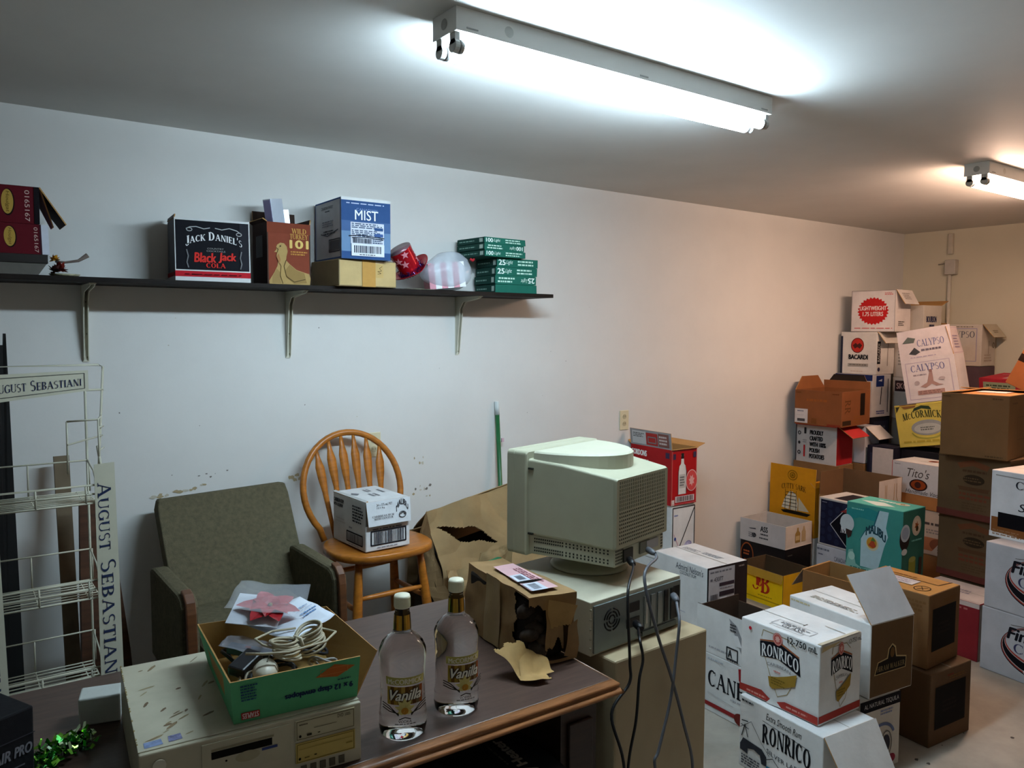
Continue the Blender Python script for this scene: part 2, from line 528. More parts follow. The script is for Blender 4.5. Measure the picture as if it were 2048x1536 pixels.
# ------------------------------------------------------------------ ceiling lights
white_metal = M('#ecece8', rough=.35, var=.01)
def strip_light(x, y, tubemat, label, L=1.268, w=.112):
    t = empty('ceiling_light', (x, y, ZC))
    h = MB()
    h.box((0, 0, -.058), (L, w, -.0005), white_metal)
    for k in (.03, .5*L, L-.06):
        h.box((k, -.0012, -.05), (k+.035, 0, -.046), M('#8b8b88'))
    for k in (.16,):
        h.add([(k+.014*math.cos(a), -.0008, -.03+.014*math.sin(a)) for a in [i*math.pi/8 for i in range(16)]], [tuple(range(16))], M('#b5b5b0', var=.01))
    h.add([(-.0008, w*.5+.014*math.cos(a), -.03+.014*math.sin(a)) for a in [i*math.pi/8 for i in range(16)]], [tuple(range(15, -1, -1))], M('#aaaaa5', var=.01))
    h.build('housing', t, bevel=.002)
    for sx in (.004, L-.018):
        for ty in (.024, w-.024):
            s = MB()
            s.box((sx, ty-.012, -.085), (sx+.014, ty+.012, -.058), M('#b9b9b4', rough=.4))
            s.prism([(sx, ty+.017*math.cos(a), -.089+.017*math.sin(a)) for a in [i*math.pi/8 for i in range(16)]], (.014, 0, 0), M('#b9b9b4', rough=.4))
            s.build('lamp_socket', t)
    for ty in (.024, w-.024):
        tb = MB()
        tb.tube([(.02, ty, -.089), (L-.02, ty, -.089)], .0165, tubemat, 16)
        o = tb.build('fluorescent_tube', t)
        for xx in (.019, L-.019-.012):
            cp = MB(); cp.tube([(xx, ty, -.089), (xx+.012, ty, -.089)], .0175, M('#9b9b98', metal=.8, rough=.4), 16)
            cp.build('tube_cap', o)
    return tag(t, label, 'ceiling light', 'twin tube strip lights on the ceiling')
strip_light(1.06, 1.675, emit('#d2edff', 150.), 'cool white twin tube strip light, the large one overhead in the middle of the ceiling')
strip_light(3.985, 1.675, emit('#ffd4b8', 105.), 'warm toned twin tube strip light further off, cut by the right edge of the photo')

# ------------------------------------------------------------------ wall fittings
def outlet(x, z, label, blank=False):
    t = empty('wall_outlet', (x, Y1, z))
    b = MB().box((-.036, -.006, -.058), (.036, -.0003, .058), M('#cfc5a4', rough=.4, var=.02))
    b.build('cover_plate', t, bevel=.0025)
    for s in (.021, -.021):
        f = MB()
        f.prism([(.0155*math.cos(a), -.006, s+.0145*math.sin(a)) for a in [i*math.pi/10 for i in range(20)]], (0, -.0015, 0), M('#b3a98a', rough=.4, var=.01))
        for q in (-.006, .006): f.box((q-.001, -.0079, s-.003), (q+.001, -.0074, s+.007), M('#2b2822', var=0))
        f.build('socket', t)
    return tag(t, label, 'outlet', 'ivory power outlets on the long wall')
outlet(3.284, 1.126, 'ivory duplex power outlet on the bare wall above the red carton')
outlet(1.65, 1.117, 'ivory duplex power outlet half hidden behind the hooped stool back')
t = empty('electrical_conduit', (X1, 2.96, 1.0))
MB().tube([(-.018, 0, 0), (-.018, .002, 1.2)], .014, M('#cdc6b8', rough=.3), 12).build('pipe', t)
MB().box((-.03, -.015, 1.26), (-.0005, .02, 1.42), M('#c3bbaa', rough=.5)).build('channel', t, bevel=.004)
MB().box((-.06, -.055, 1.1), (-.0005, .025, 1.215), M('#b9b3a8', rough=.45)).build('junction_box', t, bevel=.005)
MB().tube([(-.02, .02, 1.19), (-.02, .09, 1.185)], .004, M('#9c9689'), 8).build('wire', t)
tag(t, 'vertical metal conduit with small junction box on the end wall', 'conduit')

# ------------------------------------------------------------------ wall shelf
dkwood = M('#1a130f', spec=.15, rough=.6, var=.25, scale=30, kind='wood')
SZ, SY = 1.838, 3.09
t = empty('wall_shelf', (0, Y1, SZ))
MB().box((-1.2, SY-Y1, -.018), (2.534, -.001, 0), dkwood).build('board', t, bevel=.0015)
bm_ = M('#c9c6b4', rough=.4, var=.03)
for bx in (.462, 1.245, 2.115):
    b = MB()
    b.box((bx-.011, -.004, -.305), (bx+.011, -.0008, -.0185), bm_)
    b.box((bx-.011, -.215, -.0225), (bx+.011, -.001, -.0185), bm_)
    for sx in (-.009, .006):
        b.prism([(bx+sx, -.004, -.302), (bx+sx, -.004, -.0225), (bx+sx, -.21, -.0225), (bx+sx, -.2, -.03), (bx+sx, -.07, -.045), (bx+sx, -.045, -.075), (bx+sx, -.014, -.29)], (.003, 0, 0), bm_)
    o = b.build('bracket', t)
    for q in (-.288, -.2, -.08):
        s = MB(); s.tube([(bx+.006, -.004, q), (bx+.006, -.0062, q)], .004, M('#8c887a', metal=.6), 8)
        s.build('screw', o)
tag(t, 'long dark brown wall shelf on three cream steel brackets', 'shelf')

# ------------------------------------------------------------------ cartons on the shelf
S = SZ + .0005
WH, BK, GOLD = '#d4d4d2', '#17161a', '#b8923c'
carton('small black carton with white arched lettering and red base band, standing on the shelf', (.742, 3.145, S), -5, .275, .17, .238,
   {'*': '#1b1b1f', 'L': '#57575c', 'T': WH}, {'R': [
    ('r', 0, 0, 1, 1, WH), ('r', .012, .075, .985, .965, '#15151a'), ('r', .0, .075, 1, .165, '#b3202b'), ('r', 0, .165, 1, .185, WH),
    ('r', .86, .2, .985, .96, '#232329'),
    ('t', "Jack Daniel's", .14, .55, .89, .71, '#e8e8e8', {'f': 's', 'w': 1.35, 'arc': .55}),
    ('t', 'COUNTRY', .42, .52, .64, .545, '#9a9a9a'), ('t', 'COCKTAILS', .41, .48, .66, .505, '#9a9a9a'),
    ('t', 'Black', .25, .31, .53, .46, '#c8322c', {'b': .02, 'sh': .1}), ('t', 'Jack', .57, .31, .8, .47, '#c8322c', {'b': .02, 'sh': .1}),
    ('t', 'COLA', .4, .225, .66, .3, '#c8322c', {'f': 's', 'w': 1.4}),
    ('l', [(.15, .83), (.2, .86), (.28, .87), (.38, .84), (.46, .86)], .003, '#b9b9b9'), ('l', [(.53, .86), (.62, .84), (.72, .87), (.82, .84), (.88, .79)], .003, '#b9b9b9'),
    ('o', .19, .82, .035, .025, .003, '#b9b9b9'), ('o', .85, .78, .035, .025, .003, '#b9b9b9'),
    ('l', [(.15, .5), (.17, .4), (.15, .3), (.17, .22)], .004, '#77777a'), ('l', [(.88, .5), (.86, .4), (.88, .3), (.86, .22)], .004, '#77777a'),
    ('x', .12, .1, .9, .13, '#5d1118', 1)], 'L': [('r', 0, 0, 1, .09, '#9b9b9e'), ('r', 0, .08, 1, .15, '#7e1a22')], 'noseam': []},
   flaps=[('L', 78, .012)])
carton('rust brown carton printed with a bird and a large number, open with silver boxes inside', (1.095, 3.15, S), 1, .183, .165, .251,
   {'*': '#7a3824', 'L': '#38201c'}, {'R': [  # left side coloured darker, its shade put into the board colour
    ('r', 0, .83, 1, 1, '#733624'), ('t', 'WILD', .56, .84, .9, .92, '#c79a4d', {'b': .02, 'f': 's'}), ('t', 'TURKEY', .52, .75, .94, .83, '#c79a4d', {'f': 's'}),
    ('t', '101', .52, .6, .94, .73, '#d8b56a', {'f0': 1, 'b': .035}), ('x', .53, .48, .93, .56, '#b5803f', 2),
    ('p', [(.2, .6), (.22, .64), (.29, .675), (.38, .67), (.44, .62), (.46, .54), (.43, .46), (.42, .4), (.5, .34), (.66, .25), (.8, .22), (.96, .19), (.99, .12), (.97, .0), (.04, .0), (.03, .06), (.09, .13), (.15, .2), (.22, .3), (.24, .38), (.2, .45), (.22, .52), (.15, .52), (.2, .56)], '#a98b57'),
    ('p', [(.5, .33), (.66, .24), (.84, .2), (.9, .04), (.6, .02), (.42, .12), (.4, .24)], '#8f7345'), ('p', [(.1, .12), (.2, .26), (.28, .2), (.3, .02), (.1, .02)], '#94794b'),
    ('l', [(.24, .38), (.3, .3), (.28, .15), (.34, .02)], .003, '#4f3d22'), ('l', [(.42, .4), (.37, .3), (.42, .14), (.6, .05), (.86, .1)], .003, '#4f3d22'),
    ('l', [(.2, .59), (.24, .57), (.22, .52)], .003, '#4f3d22'), ('e', .29, .62, .015, .012, '#2f2517'), ('p', [(.2, .45), (.25, .5), (.29, .4), (.26, .33)], '#9d6f46')],
    'L': [('r', .25, .45, .7, .8, '#6f6a6c')]},
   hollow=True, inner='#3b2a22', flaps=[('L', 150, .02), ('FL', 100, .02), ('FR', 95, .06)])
silver = M('#c3c8d2', rough=.25, metal=.25, var=.04)
def gift(label, loc, rot, d, top):
    b = MB()
    b.box((0, 0, 0), d, silver)
    b.box((-.0012, .002, .004), (0, d[1]-.002, d[2]-.004), M('#8d83ab', rough=.4))
    o = b.build('silver_box', None, loc, rot, bevel=.002)
    return tag(o, label, 'box', 'silver gift boxes in the rust brown carton')
gift('taller silver box with lilac side leaning out of the rust brown carton', (1.165, 3.185, S+.013), (0, R(-9), R(22)), (.062, .045, .335), 1)
gift('lower silver box poking out of the rust brown carton at right', (1.206, 3.25, S+.012), (0, R(-7), R(2)), (.055, .04, .305), 1)
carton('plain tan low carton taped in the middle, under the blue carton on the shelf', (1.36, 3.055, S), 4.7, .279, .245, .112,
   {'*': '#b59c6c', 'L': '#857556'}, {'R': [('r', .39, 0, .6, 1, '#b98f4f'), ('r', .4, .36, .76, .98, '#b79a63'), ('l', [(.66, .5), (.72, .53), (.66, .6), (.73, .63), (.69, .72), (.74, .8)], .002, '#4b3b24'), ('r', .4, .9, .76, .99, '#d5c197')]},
   parts=[('tape', 'R', .39, 0, .62, 1, '#b08547', [])])
carton('blue carton with white lettering and pasted white barcode labels, on top of a tan carton', (1.365, 3.04, S+.1125), -1, .223, .28, .252,
   {'*': '#2d4a74', 'L': '#b9b9bc', 'T': WH}, {'R': [
    ('r', 0, 0, 1, 1, '#2e4a76'), ('r', 0, .12, 1, .45, '#6480a0'), ('r', 0, .45, 1, .62, '#455f88'), ('r', 0, .95, 1, 1, WH), ('x', .1, .89, .95, .92, '#b5c0d6', 1), ('t', 'CANADIAN', .3, .79, .72, .83, '#7f96c2'),
    ('t', 'MIST', .27, .64, .74, .8, '#eef0f5', {'b': .004}),
    ('r', .18, .25, .86, .6, '#c9cdd6'), ('x', .2, .5, .84, .59, '#3c4a66', 3), ('r', .66, .48, .84, .53, '#2e4a76'), ('x', .2, .36, .84, .48, '#44516c', 4), ('r', .66, .38, .84, .43, '#3d5789'),
    ('b', .22, .26, .6, .34, '#333a48'), ('x', .62, .26, .84, .36, '#44516c', 3), ('l', [(.14, .37), (.4, .39), (.86, .36)], .004, '#1f2430'), ('l', [(.2, .345), (.5, .36), (.84, .33)], .003, '#1f2430'),
    ('r', .19, .05, .86, .25, '#d5d8de'), ('b', .24, .1, .8, .22, '#2c3340'), ('x', .35, .06, .7, .085, '#444', 1)],
    'L': [('box', .02, .02, .98, .98, .006, '#3f5688'), ('t', 'CANADIAN WHISKY', .25, .85, .72, .9, '#30343f'), ('x', .4, .8, .6, .83, '#30343f', 1), ('box', .55, .13, .95, .33, .004, '#30343f'), ('r', .57, .15, .93, .31, '#5c5d63'), ('x', .35, .42, .8, .5, '#33363f', 2), ('l', [(.25, .45), (.5, .4), (.9, .48)], .004, '#4a4d56'), ('x', .3, .55, .75, .66, '#7d7f88', 3)]})
# green boxes of light sets
GR = '#1d5a4b'
def light_set(x, y, z, yaw, lb, la, h, count, label, flip=False, blank=False):
    a = [] if blank else [('t', count, .04, .2, .2, .82, '#dfeee6', {'f': 's', 'rot': 180 if flip else 0} if not count.isdigit() else {'b': .02, 'rot': 180 if flip else 0}),
         ('t', 'Light', .22, .2, .38, .8, '#cfe6da', {'sh': .35, 'rot': 180 if flip else 0}), ('x', .5, .52, .92, .86, '#bfe0d0', 1), ('x', .5, .14, .96, .48, '#bfe0d0', 1)]
    if flip and not blank:
        a = [('t', count, .8, .2, .96, .82, '#dfeee6', {'b': .02, 'rot': 180}), ('t', 'Light', .62, .2, .78, .8, '#cfe6da', {'sh': .35, 'rot': 180}), ('x', .06, .14, .5, .48, '#bfe0d0', 1), ('x', .08, .52, .5, .86, '#bfe0d0', 1)]
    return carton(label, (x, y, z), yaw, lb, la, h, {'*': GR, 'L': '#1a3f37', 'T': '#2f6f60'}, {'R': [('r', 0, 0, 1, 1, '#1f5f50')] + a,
        'L': [('r', .83, .2, .95, .8, '#a9b9ae'), ('x', .1, .35, .75, .65, '#7fa597', 1)], 'noseam': []}, group='boxed light sets stacked at the shelf end', name='light_set_box', jit=.0012)
z = S
ords = [('lowest green light set box of the stack at the shelf end', True), ('green light set box second from the bottom, its number printed upside down', False),
        ('green light set box third from the bottom, reading 25', False), ('green light set box fourth from the bottom, topmost of the wider lower four', False)]
for i, (lab, bl) in enumerate(ords):
    light_set(2.2+(.004, .0, .006, .012)[i], 3.128+(.003, 0, .004, .002)[i], z, (-2, -1, -2.5, -1.5)[i], .246, .19, .0415, '25', lab, flip=(i == 1), blank=bl)
    z += .0422
for i, lab in enumerate(['green light set box just above the lower four, set back to the left', 'green light set box second from the top, reading 100 upside down', 'topmost green light set box of the stack, reading 100']):
    light_set(2.115-(.0, .002, .004)[i], 3.092, z, (3, 4, 3.5)[i], (.25, .245, .255)[i], .22, .030, '100', lab, flip=(i == 1))
    z += .0306
# burgundy cartons at the far left on a dark wooden box
t = empty('wooden_box', (-.1, 3.095, S))
MB().prism([(0, 0, 0), (.395, 0, 0), (.42, 0, .038), (0, 0, .038)], (0, .22, 0), M('#5b5750', rough=.6, var=.1)).build('body', t)
MB().box((0, -.004, .0382), (.424, .224, .068), M('#1d1815', rough=.5, var=.1)).build('lid', t, bevel=.002)
tag(t, 'low grey wooden box with dark lid under the burgundy cartons on the shelf', 'box')
BUR = '#54141c'
def burg(u):
    return [('r', 0, 0, 1, 1, BUR), ('e', u+.004, .55, .048, .36, '#16100f'), ('e', u, .56, .043, .33, '#a8883f'), ('t', 'Houlgat', u-.016, .28, u+.016, .84, '#5d4a1e', {'rot': 270, 'sh': .15})]
carton('burgundy carton with gold oval label and white end, lower of two at the shelf left', (-.05, 3.1, S+.0685), 0, .3786, .2, .1, {'*': BUR},
   {'R': burg(.705) + [('t', '0165167', .888, .06, .918, .9, '#c6a9a0', {'rot': 270}), ('r', .932, 0, .945, 1, '#3c2129'), ('r', .945, 0, 1, 1, '#c9ccd6')], 'noseam': []}, group='burgundy cartons on the shelf')
carton('burgundy carton with open black end flap, upper of two at the shelf left', (-.09, 3.1, S+.169), 0, .395, .2, .122, {'*': BUR},
   {'R': burg(.769) + [('t', '0165167', .893, .06, .928, .9, '#c6a9a0', {'rot': 270}), ('r', .96, 0, 1, 1, '#161216')], 'T': [('r', 0, 0, 1, 1, '#4c1219')], 'noseam': []}, group='burgundy cartons on the shelf',
   flaps=[('FL', 236, .14, {'oc': '#1c161b', 'ic': '#1c161b', 'inset': .02}), ('FL', 250, .13, {'oc': '#9d9bab', 'ic': '#9d9bab', 'inset': .07})])
# dried flowers
g = random.Random(2)
t = empty('dried_flower_decoration', (.352, 3.16, S))
def fl(name, c, r, col, n):
    m = MB()
    for i in range(n):
        a, b_ = g.uniform(0, 6.28), g.uniform(-.4, 1.4)
        d = Vector((math.cos(a)*math.cos(b_), math.sin(a)*math.cos(b_), math.sin(b_)))
        p = Vector(c); q = p+d*r*g.uniform(.6, 1)
        sd = d.cross(Vector((.3, .2, 1))).normalized()*r*.22
        m.add([p, (p+q)/2+sd, q, (p+q)/2-sd], [(0, 1, 2, 3)], M(col, rough=.8, var=.1))
    m.build(name, t)
fl('yellow_bloom', (-.002, 0, .058), .022, '#b98416', 40)
fl('red_bloom', (.012, 0, .024), .034, '#7a2014', 70)
fl('dark_bloom', (-.005, -.02, .016), .03, '#3c1713', 40)
MB().tube([(0, 0, .052), (.03, 0, .05), (.07, -.01, .057), (.1, -.01, .078)], [.004, .004, .005, .009], M('#6d6058', rough=.8, var=.15), 7).build('stem', t)
MB().lathe([(.008, .001), (.04, .003), (.05, .01), (.046, .008), (.008, .004)], M('#a8a083', rough=.8, var=.35, scale=60), 20, Matrix.Translation((.03, .02, 0))).build('woven_plate', t)
tag(t, 'red and yellow dried flowers with a twig on a woven plate, beside the burgundy cartons', 'decoration')
# party hat
t = empty('party_hat', (1.765, 3.17, S+.085))
t.rotation_euler = (R(8), R(-38), 0)
redfoil = M('#a51220', rough=.22, var=.08, metal=.35)
h = MB()
h.lathe([(.047, .0), (.05, .05), (.054, .1), (.056, .118)], redfoil, 30, caps=False)
o = h.build('crown', t)
g2 = random.Random(8)
s = MB()
for i in range(26):
    a, zz = g2.uniform(0, 6.28), g2.uniform(.02, .105)
    rr = .0495+zz*.05
    pts = []
    for k in range(10):
        q = .02 if k % 2 == 0 else .008
        b_ = k*math.pi/5
        aa = a+q*math.cos(b_)/rr
        pts.append(((rr+.0008)*math.cos(aa), (rr+.0008)*math.sin(aa), zz+q*math.sin(b_)))
    s.add(pts, [tuple(range(10))], M('#c9808a', rough=.3))
s.build('star_print', o)
MB().lathe([(.0, .117), (.056, .1185), (.0, .12)], M('#8b6a70', rough=.3, metal=.4), 30).build('crown_top', t)
b = MB()
ring = []
for k in range(30):
    a = 2*math.pi*k/30
    ring.append(a)
b.loft([[(r_*math.cos(a)*1.0, r_*.8*math.sin(a), z0+.02*abs(math.cos(a))*(r_-.047)/.05) for a in ring] for r_, z0 in ((.046, .0), (.085, -.002), (.1, .004), (.1, .002), (.085, -.004), (.046, -.002))], redfoil, True, False)
b.build('brim', t)
m = MB(); g2 = random.Random(9)
for i in range(240):
    a = g2.uniform(0, 6.28); p = Vector((.052*math.cos(a), .052*math.sin(a), g2.uniform(.004, .016)))
    d = Vector((g2.uniform(-1, 1), g2.uniform(-1, 1), g2.uniform(-1, 1))).normalized()*.017
    e = d.cross(Vector((.1, .7, .3))).normalized()*.0012
    m.add([p-e, p+e, p+d+e, p+d-e], [(0, 1, 2, 3)], M('#3a1a4a', rough=.25, metal=.5))
m.build('tinsel_band', t)
tag(t, 'red foil party top hat with stars and purple tinsel band lying tilted on the shelf', 'hat')
# plastic bag with striped contents
t = empty('plastic_bag', (1.945, 3.17, S))
def crumple(bm, amp, sc, seed):
    from mathutils import noise
    for v in bm.verts:
        p = v.co*sc+Vector((seed, seed*2, 0))
        v.co += Vector((noise.noise(p), noise.noise(p+Vector((7, 0, 0))), noise.noise(p+Vector((0, 9, 0)))))*amp
bm = bmesh.new(); bmesh.ops.create_icosphere(bm, subdivisions=4, radius=1)
for v in bm.verts:
    x, y, zz = v.co
    k = 1 - .25*max(0, zz)
    v.co = Vector((x*.14*k + .035*max(0, zz), y*.085*k, (zz*.5+.5)*.19))
crumple(bm, .012, 9, 1.3); crumple(bm, .005, 28, 4)
for v in bm.verts: v.co.z = max(v.co.z, .004)
me = bpy.data.meshes.new('bag_film'); bm.to_mesh(me); bm.free()
me.materials.append(M('#cfd8e2', rough=.2, spec=.6, var=.03, scale=20, trans=.0, alpha=.42))
for p in me.polygons: p.use_smooth = True
o = bpy.data.objects.new('bag_film', me); COL.objects.link(o); o.parent = t
b = MB(); T_ = Matrix.Rotation(R(-14), 4, 'Z') @ Matrix.Rotation(R(-6), 4, 'Y')
for i in range(6):
    b.box((-.088+i*.029, -.05, .012), (-.088+(i+1)*.029, .045, .13), M('#c98a96' if i % 2 == 0 else '#dfdfe2', rough=.5), T_)
b.build('striped_package', t)
b = MB()
b.tube([(.09, -.072, .15), (.1, -.078, .142), (.115, -.068, .15)], .006, M('#b2202c'), 6)
b.build('red_print', t)
tag(t, 'translucent white plastic bag holding a pink striped package on the shelf', 'bag')
m = MB()
for i, (x, y, w, a) in enumerate([(1.7, 3.1, .2, 4), (1.79, 3.115, .16, -7), (1.76, 3.13, .22, 10)]):
    T_ = Matrix.Translation((x-1.7, y-3.1, .0006+.0015*i)) @ Matrix.Rotation(R(a), 4, 'Z')
    m.box((0, 0, 0), (w, .1, .001), M(['#7d7862', '#3a3730', '#8c8a72'][i], var=.2, scale=60), T_)
tag(m.build('paper_decoration', None, (1.7, 3.1, S)), 'flat crumpled strips of dark and tan paper between hat and bag', 'paper')
# ------------------------------------------------------------------ cartons on the floor, right
W1, W2, BRN, DBR = '#d6d6d4', '#c9c6c0', '#8a6236', '#4e3726'
K1 = '#33302e'
# by the long wall
carton('lower white carton under the red carton by the wall', (3.32, 2.985, 0), -1, .2, .33, .334, W1, {'R': [('box', .05, .03, .95, .97, .008, K1)]}, group='white cartons under the red carton')
carton('white carton with black frame and diagonal line, directly under the red carton', (3.317, 2.983, .335), -1, .2, .33, .335, W1,
       {'R': [('box', .05, -.02, .95, .95, .007, K1), ('l', [(.08, -.0), (.95, .93)], .007, K1), ('l', [(.1, .5), (.55, -.0)], .004, '#c9a'), ('x', .1, .8, .3, .84, '#6c73a8', 1), ('e', .15, .42, .04, .03, '#31437e'),
              ('e', .7, .3, .14, .05, '#a7a6c9'), ('e', .62, .28, .1, .045, '#b9b8d6'), ('o', .7, .3, .1, .05, .003, '#7d7cab')]}, group='white cartons under the red carton')
RD = '#a01a1c'
carton('open red carton with white bottle picture, by the wall right of the monitor', (3.306, 2.978, .6715), -2.5, .2, .335, .316, {'*': RD},
       {'R': [('r', 0, 0, 1, 1, RD), ('r', 0, .0, .12, .1, '#c9bcb4'), ('box', .02, .02, .98, .98, .003, '#c66'),
              ('p', [(.27, .19), (.27, .6), (.3, .7), (.36, .74), (.37, .84), (.36, .9), (.48, .9), (.47, .84), (.48, .74), (.54, .7), (.57, .6), (.57, .19)], '#d6d3cf'),
              ('r', .365, .83, .475, .93, '#222'), ('r', .3, .3, .54, .55, '#b9b4ae'), ('x', .32, .33, .52, .52, '#555', 4), ('p', [(.27, .19), (.25, .2), (.25, .6), (.3, .71), (.27, .6)], '#333'), ('p', [(.57, .19), (.59, .2), (.59, .6), (.54, .71), (.57, .6)], '#333'),
              ('e', .79, .42, .22, .19, '#c94a48'), ('o', .79, .42, .22, .19, .004, '#dfb9b4'), ('star', .79, .42, .12, .11, .6, 7, '#d9a39d'),
              ('r', .14, .05, .9, .16, '#cbb'), ('b', .2, .06, .85, .15, '#3a2a28'), ('r', .04, .83, .14, .93, '#3a2f45'), ('r', .84, .84, .95, .94, '#3a2f45')],
        'L': [('t', 'GORDONS', .02, .82, .4, .92, '#e3dcd8', {'b': .03, 'skew': -.1}), ('r', .86, .84, .95, .94, '#3a2f45'), ('x', .05, .68, .5, .76, '#d9b3ae', 2)]},
       hollow=True, flaps=[('L', 97, .095, {'oc': '#8f8c8c', 'side': 'o', 'skew': -.0, 'art': [('r', .05, .1, .4, .9, '#b9b7b6'), ('x', .08, .5, .36, .8, '#55524f', 3), ('r', .4, .1, .68, .85, '#a0332f'), ('r', .7, .1, .95, .9, '#7a5048'), ('x', .72, .2, .93, .8, '#c9b9b4', 3), ('box', .45, .25, .64, .6, .006, '#777')]}),
                           ('FL', 170, .09, {'skew': .02}), ('FR', 150, .1), ('R', 172, .012)])
# white carton with dark end
carton('low white carton under the long white carton behind the cabinet', (2.93, 2.4, 0), -4.5, .27, .36, .193, W1)
carton('long white carton with dark brown end and pasted shipping label, behind the beige cabinet', (2.923, 2.399, .194), -4.5, .276, .362, .335, {'*': W1, 'R': '#2c2220'},
       {'L': [('t', "Admiral Nelson's", .42, .85, .93, .95, '#3a4048', {'sh': .12}), ('t', 'COCONUT RUM', .5, .79, .8, .84, '#3a4048'), ('x', .5, .22, .62, .25, '#b9bcc4', 1)],
        'R': [('r', 0, 0, 1, 1, '#2c2220'), ('r', 0, 0, .025, 1, '#141114'), ('t', "Admiral Nelson's", .2, .13, .74, .23, '#c9bfb4', {'sh': .15}), ('x', .4, .08, .62, .11, '#b9a79a', 1), ('x', .78, .92, .96, .96, '#8d7d74', 1)],
        'T': [('x', .1, .55, .4, .68, '#8b8d92', 3), ('x', .45, .58, .8, .72, '#8b8d92', 3), ('l', [(0, .5), (1, .48)], .003, '#9b978d')]},
       parts=[('shipping_label', 'R', .03, .48, .67, .97, '#a9a5a6', [('x', .05, .86, .9, .95, '#6d6a6e', 1), ('t', '43077', .2, .62, .55, .75, '#2f2b30'), ('x', .05, .62, .16, .75, '#55525a', 1), ('r', .4, .46, .98, .56, '#3a2d33'), ('x', .42, .36, .98, .42, '#77747a', 1), ('r', .4, .16, .98, .3, '#2f2529'), ('b', .06, .05, .34, .25, '#3c383c'), ('r', .42, .06, .7, .12, '#d0ced0')])])
carton('white carton with red crest and black capitals, bottom one beside the beige filing cabinet', (2.655, 1.885, 0), -3, .27, .36, .259, W1,
       {'L': [('t', 'CANE', .2, .45, .74, .74, '#1d1d22', {'f': 's', 'w': 1.3, 'skew': -.05}), ('p', [(.66, .95), (.73, .98), (.82, .92), (.82, .78), (.76, .7), (.67, .76)], '#8d2226'), ('star', .74, .84, .045, .07, .5, 6, '#c9b0a4'),
              ('x', .55, .36, .9, .4, '#a9a9ad', 1), ('r', 0, .1, .62, .17, '#8d2a2a'), ('e', .7, .12, .09, .1, '#6d2a24'), ('x', .2, .9, .5, .94, '#a8b0b8', 1), ('l', [(.2, .33), (.6, .28)], .002, '#b6b6b8')]})
carton('open white carton with slanted black and white tape print, stacked beside the beige cabinet', (2.655, 1.885, .26), -3, .27, .36, .2, W1,
       {'L': [('x', .2, .12, .5, .18, '#a8a8ac', 1), ('p', [(.5, .93), (.62, .82), (.86, .1), (.74, .1)], '#8e8e90'), ('p', [(.56, .6), (.64, .62), (.7, .4), (.62, .38)], '#dcdcdc'), ('x', .52, .66, .62, .84, '#2b2b2e', 3), ('p', [(.7, .3), (.78, .32), (.84, .12), (.76, .1)], '#222'), ('box', .48, .06, .64, .3, .006, '#2b2b2e'), ('t', 'A', .5, .1, .56, .26, '#2b2b2e', {'b': .02}), ('x', .48, .02, .72, .06, '#444', 1)]},
       hollow=True, inner='#3a2c22', cut={'R': .95, 'FL': .8, 'FR': .95})  # dark inner colour stands in for the shade inside the open carton
# near pair
gold2, rdk = '#94762f', '#9d3830'
def ronrico(mirror=False):
    return [('l', [(.28, .85), (.3, .94), (.62, .93), (.72, .85)], .0025, '#9b8a5e'), ('l', [(.32, .62), (.4, .38), (.5, .14), (.62, .22), (.74, .5)], .0025, '#9b8a5e'),
            ('p', [(.26, .78), (.5, .84), (.76, .74), (.78, .52), (.5, .63), (.27, .58)], '#16161c'),
            ('p', [(.26, .785), (.5, .845), (.76, .745), (.76, .765), (.5, .87), (.26, .8)], '#9a5a3a'),
            ('t', 'RONRICO', .285, .595, .755, .75, '#e0e0e0', {'f': 's', 'w': 1.35, 'arc': .35, 'skew': -.25, 'fan': .15}),
            ('e', .49, .885, .062, .082, '#b65a52'), ('o', .49, .885, .052, .07, .002, '#dcb9ae'), ('star', .49, .885, .035, .05, .6, 8, '#d9a79d'),
            ('t', 'CARIBBEAN', .36, .5, .66, .54, '#6d6a6c', {'arc': .5}), ('x', .45, .44, .56, .48, '#c9847a', 1),
            ('p', [(.38, .36), (.5, .4), (.62, .46), (.74, .53), (.72, .37), (.6, .3), (.44, .22), (.4, .24)], gold2), ('x', .42, .28, .6, .38, '#6f5a22', 3)]
carton('white rum carton with black nameband and gold stripe, upper of the nearest two', (2.437, 1.501, .2785), -2.9, .247, .343, .289, '#dadad8',
       {'L': ronrico() + [('p', [(0, .02), (.0, .11), (.3, .14), (.45, .05), (.6, .12), (1, .12), (1, .02), (.6, .02)], rdk), ('x', .1, .04, .4, .08, '#c98a80', 1), ('p', [(.36, .0), (.45, .12), (.56, .02)], '#dadad8'), ('x', .62, .05, .95, .09, '#c98a80', 1),
              ('e', .135, .9, .02, .024, '#b3222e'), ('t', '12-750 mL', .62, .895, .98, .975, '#222', {'b': .012})],
        'R': [('p', [(0, .03), (0, .12), (1, .12), (1, .03)], rdk)] + ronrico() + [('t', '12-750 mL', .66, .91, .97, .97, '#333'), ('p', [(0, .92), (.05, .985), (.5, .99), (.3, .95)], '#b9a57e')],
        'T': [('l', [(.0, .5), (.56, .5)], .003, '#77716a'), ('l', [(.56, .46), (.56, .56)], .004, '#55504a'), ('x', .36, .28, .74, .36, '#77777a', 2), ('t', 'GLASS', .42, .18, .68, .28, '#55555a'), ('box', .3, .18, .78, .38, .002, '#77777a'), ('box', .32, .1, .72, .16, .002, '#88888a'), ('l', [(.7, .72), (.95, .7)], .004, '#9b958a'), ('p', [(.955, .02), (1, .03), (1, .97), (.965, .96)], '#b9ae98')], 'noseam': []}, group='rum cartons stacked in the foreground')
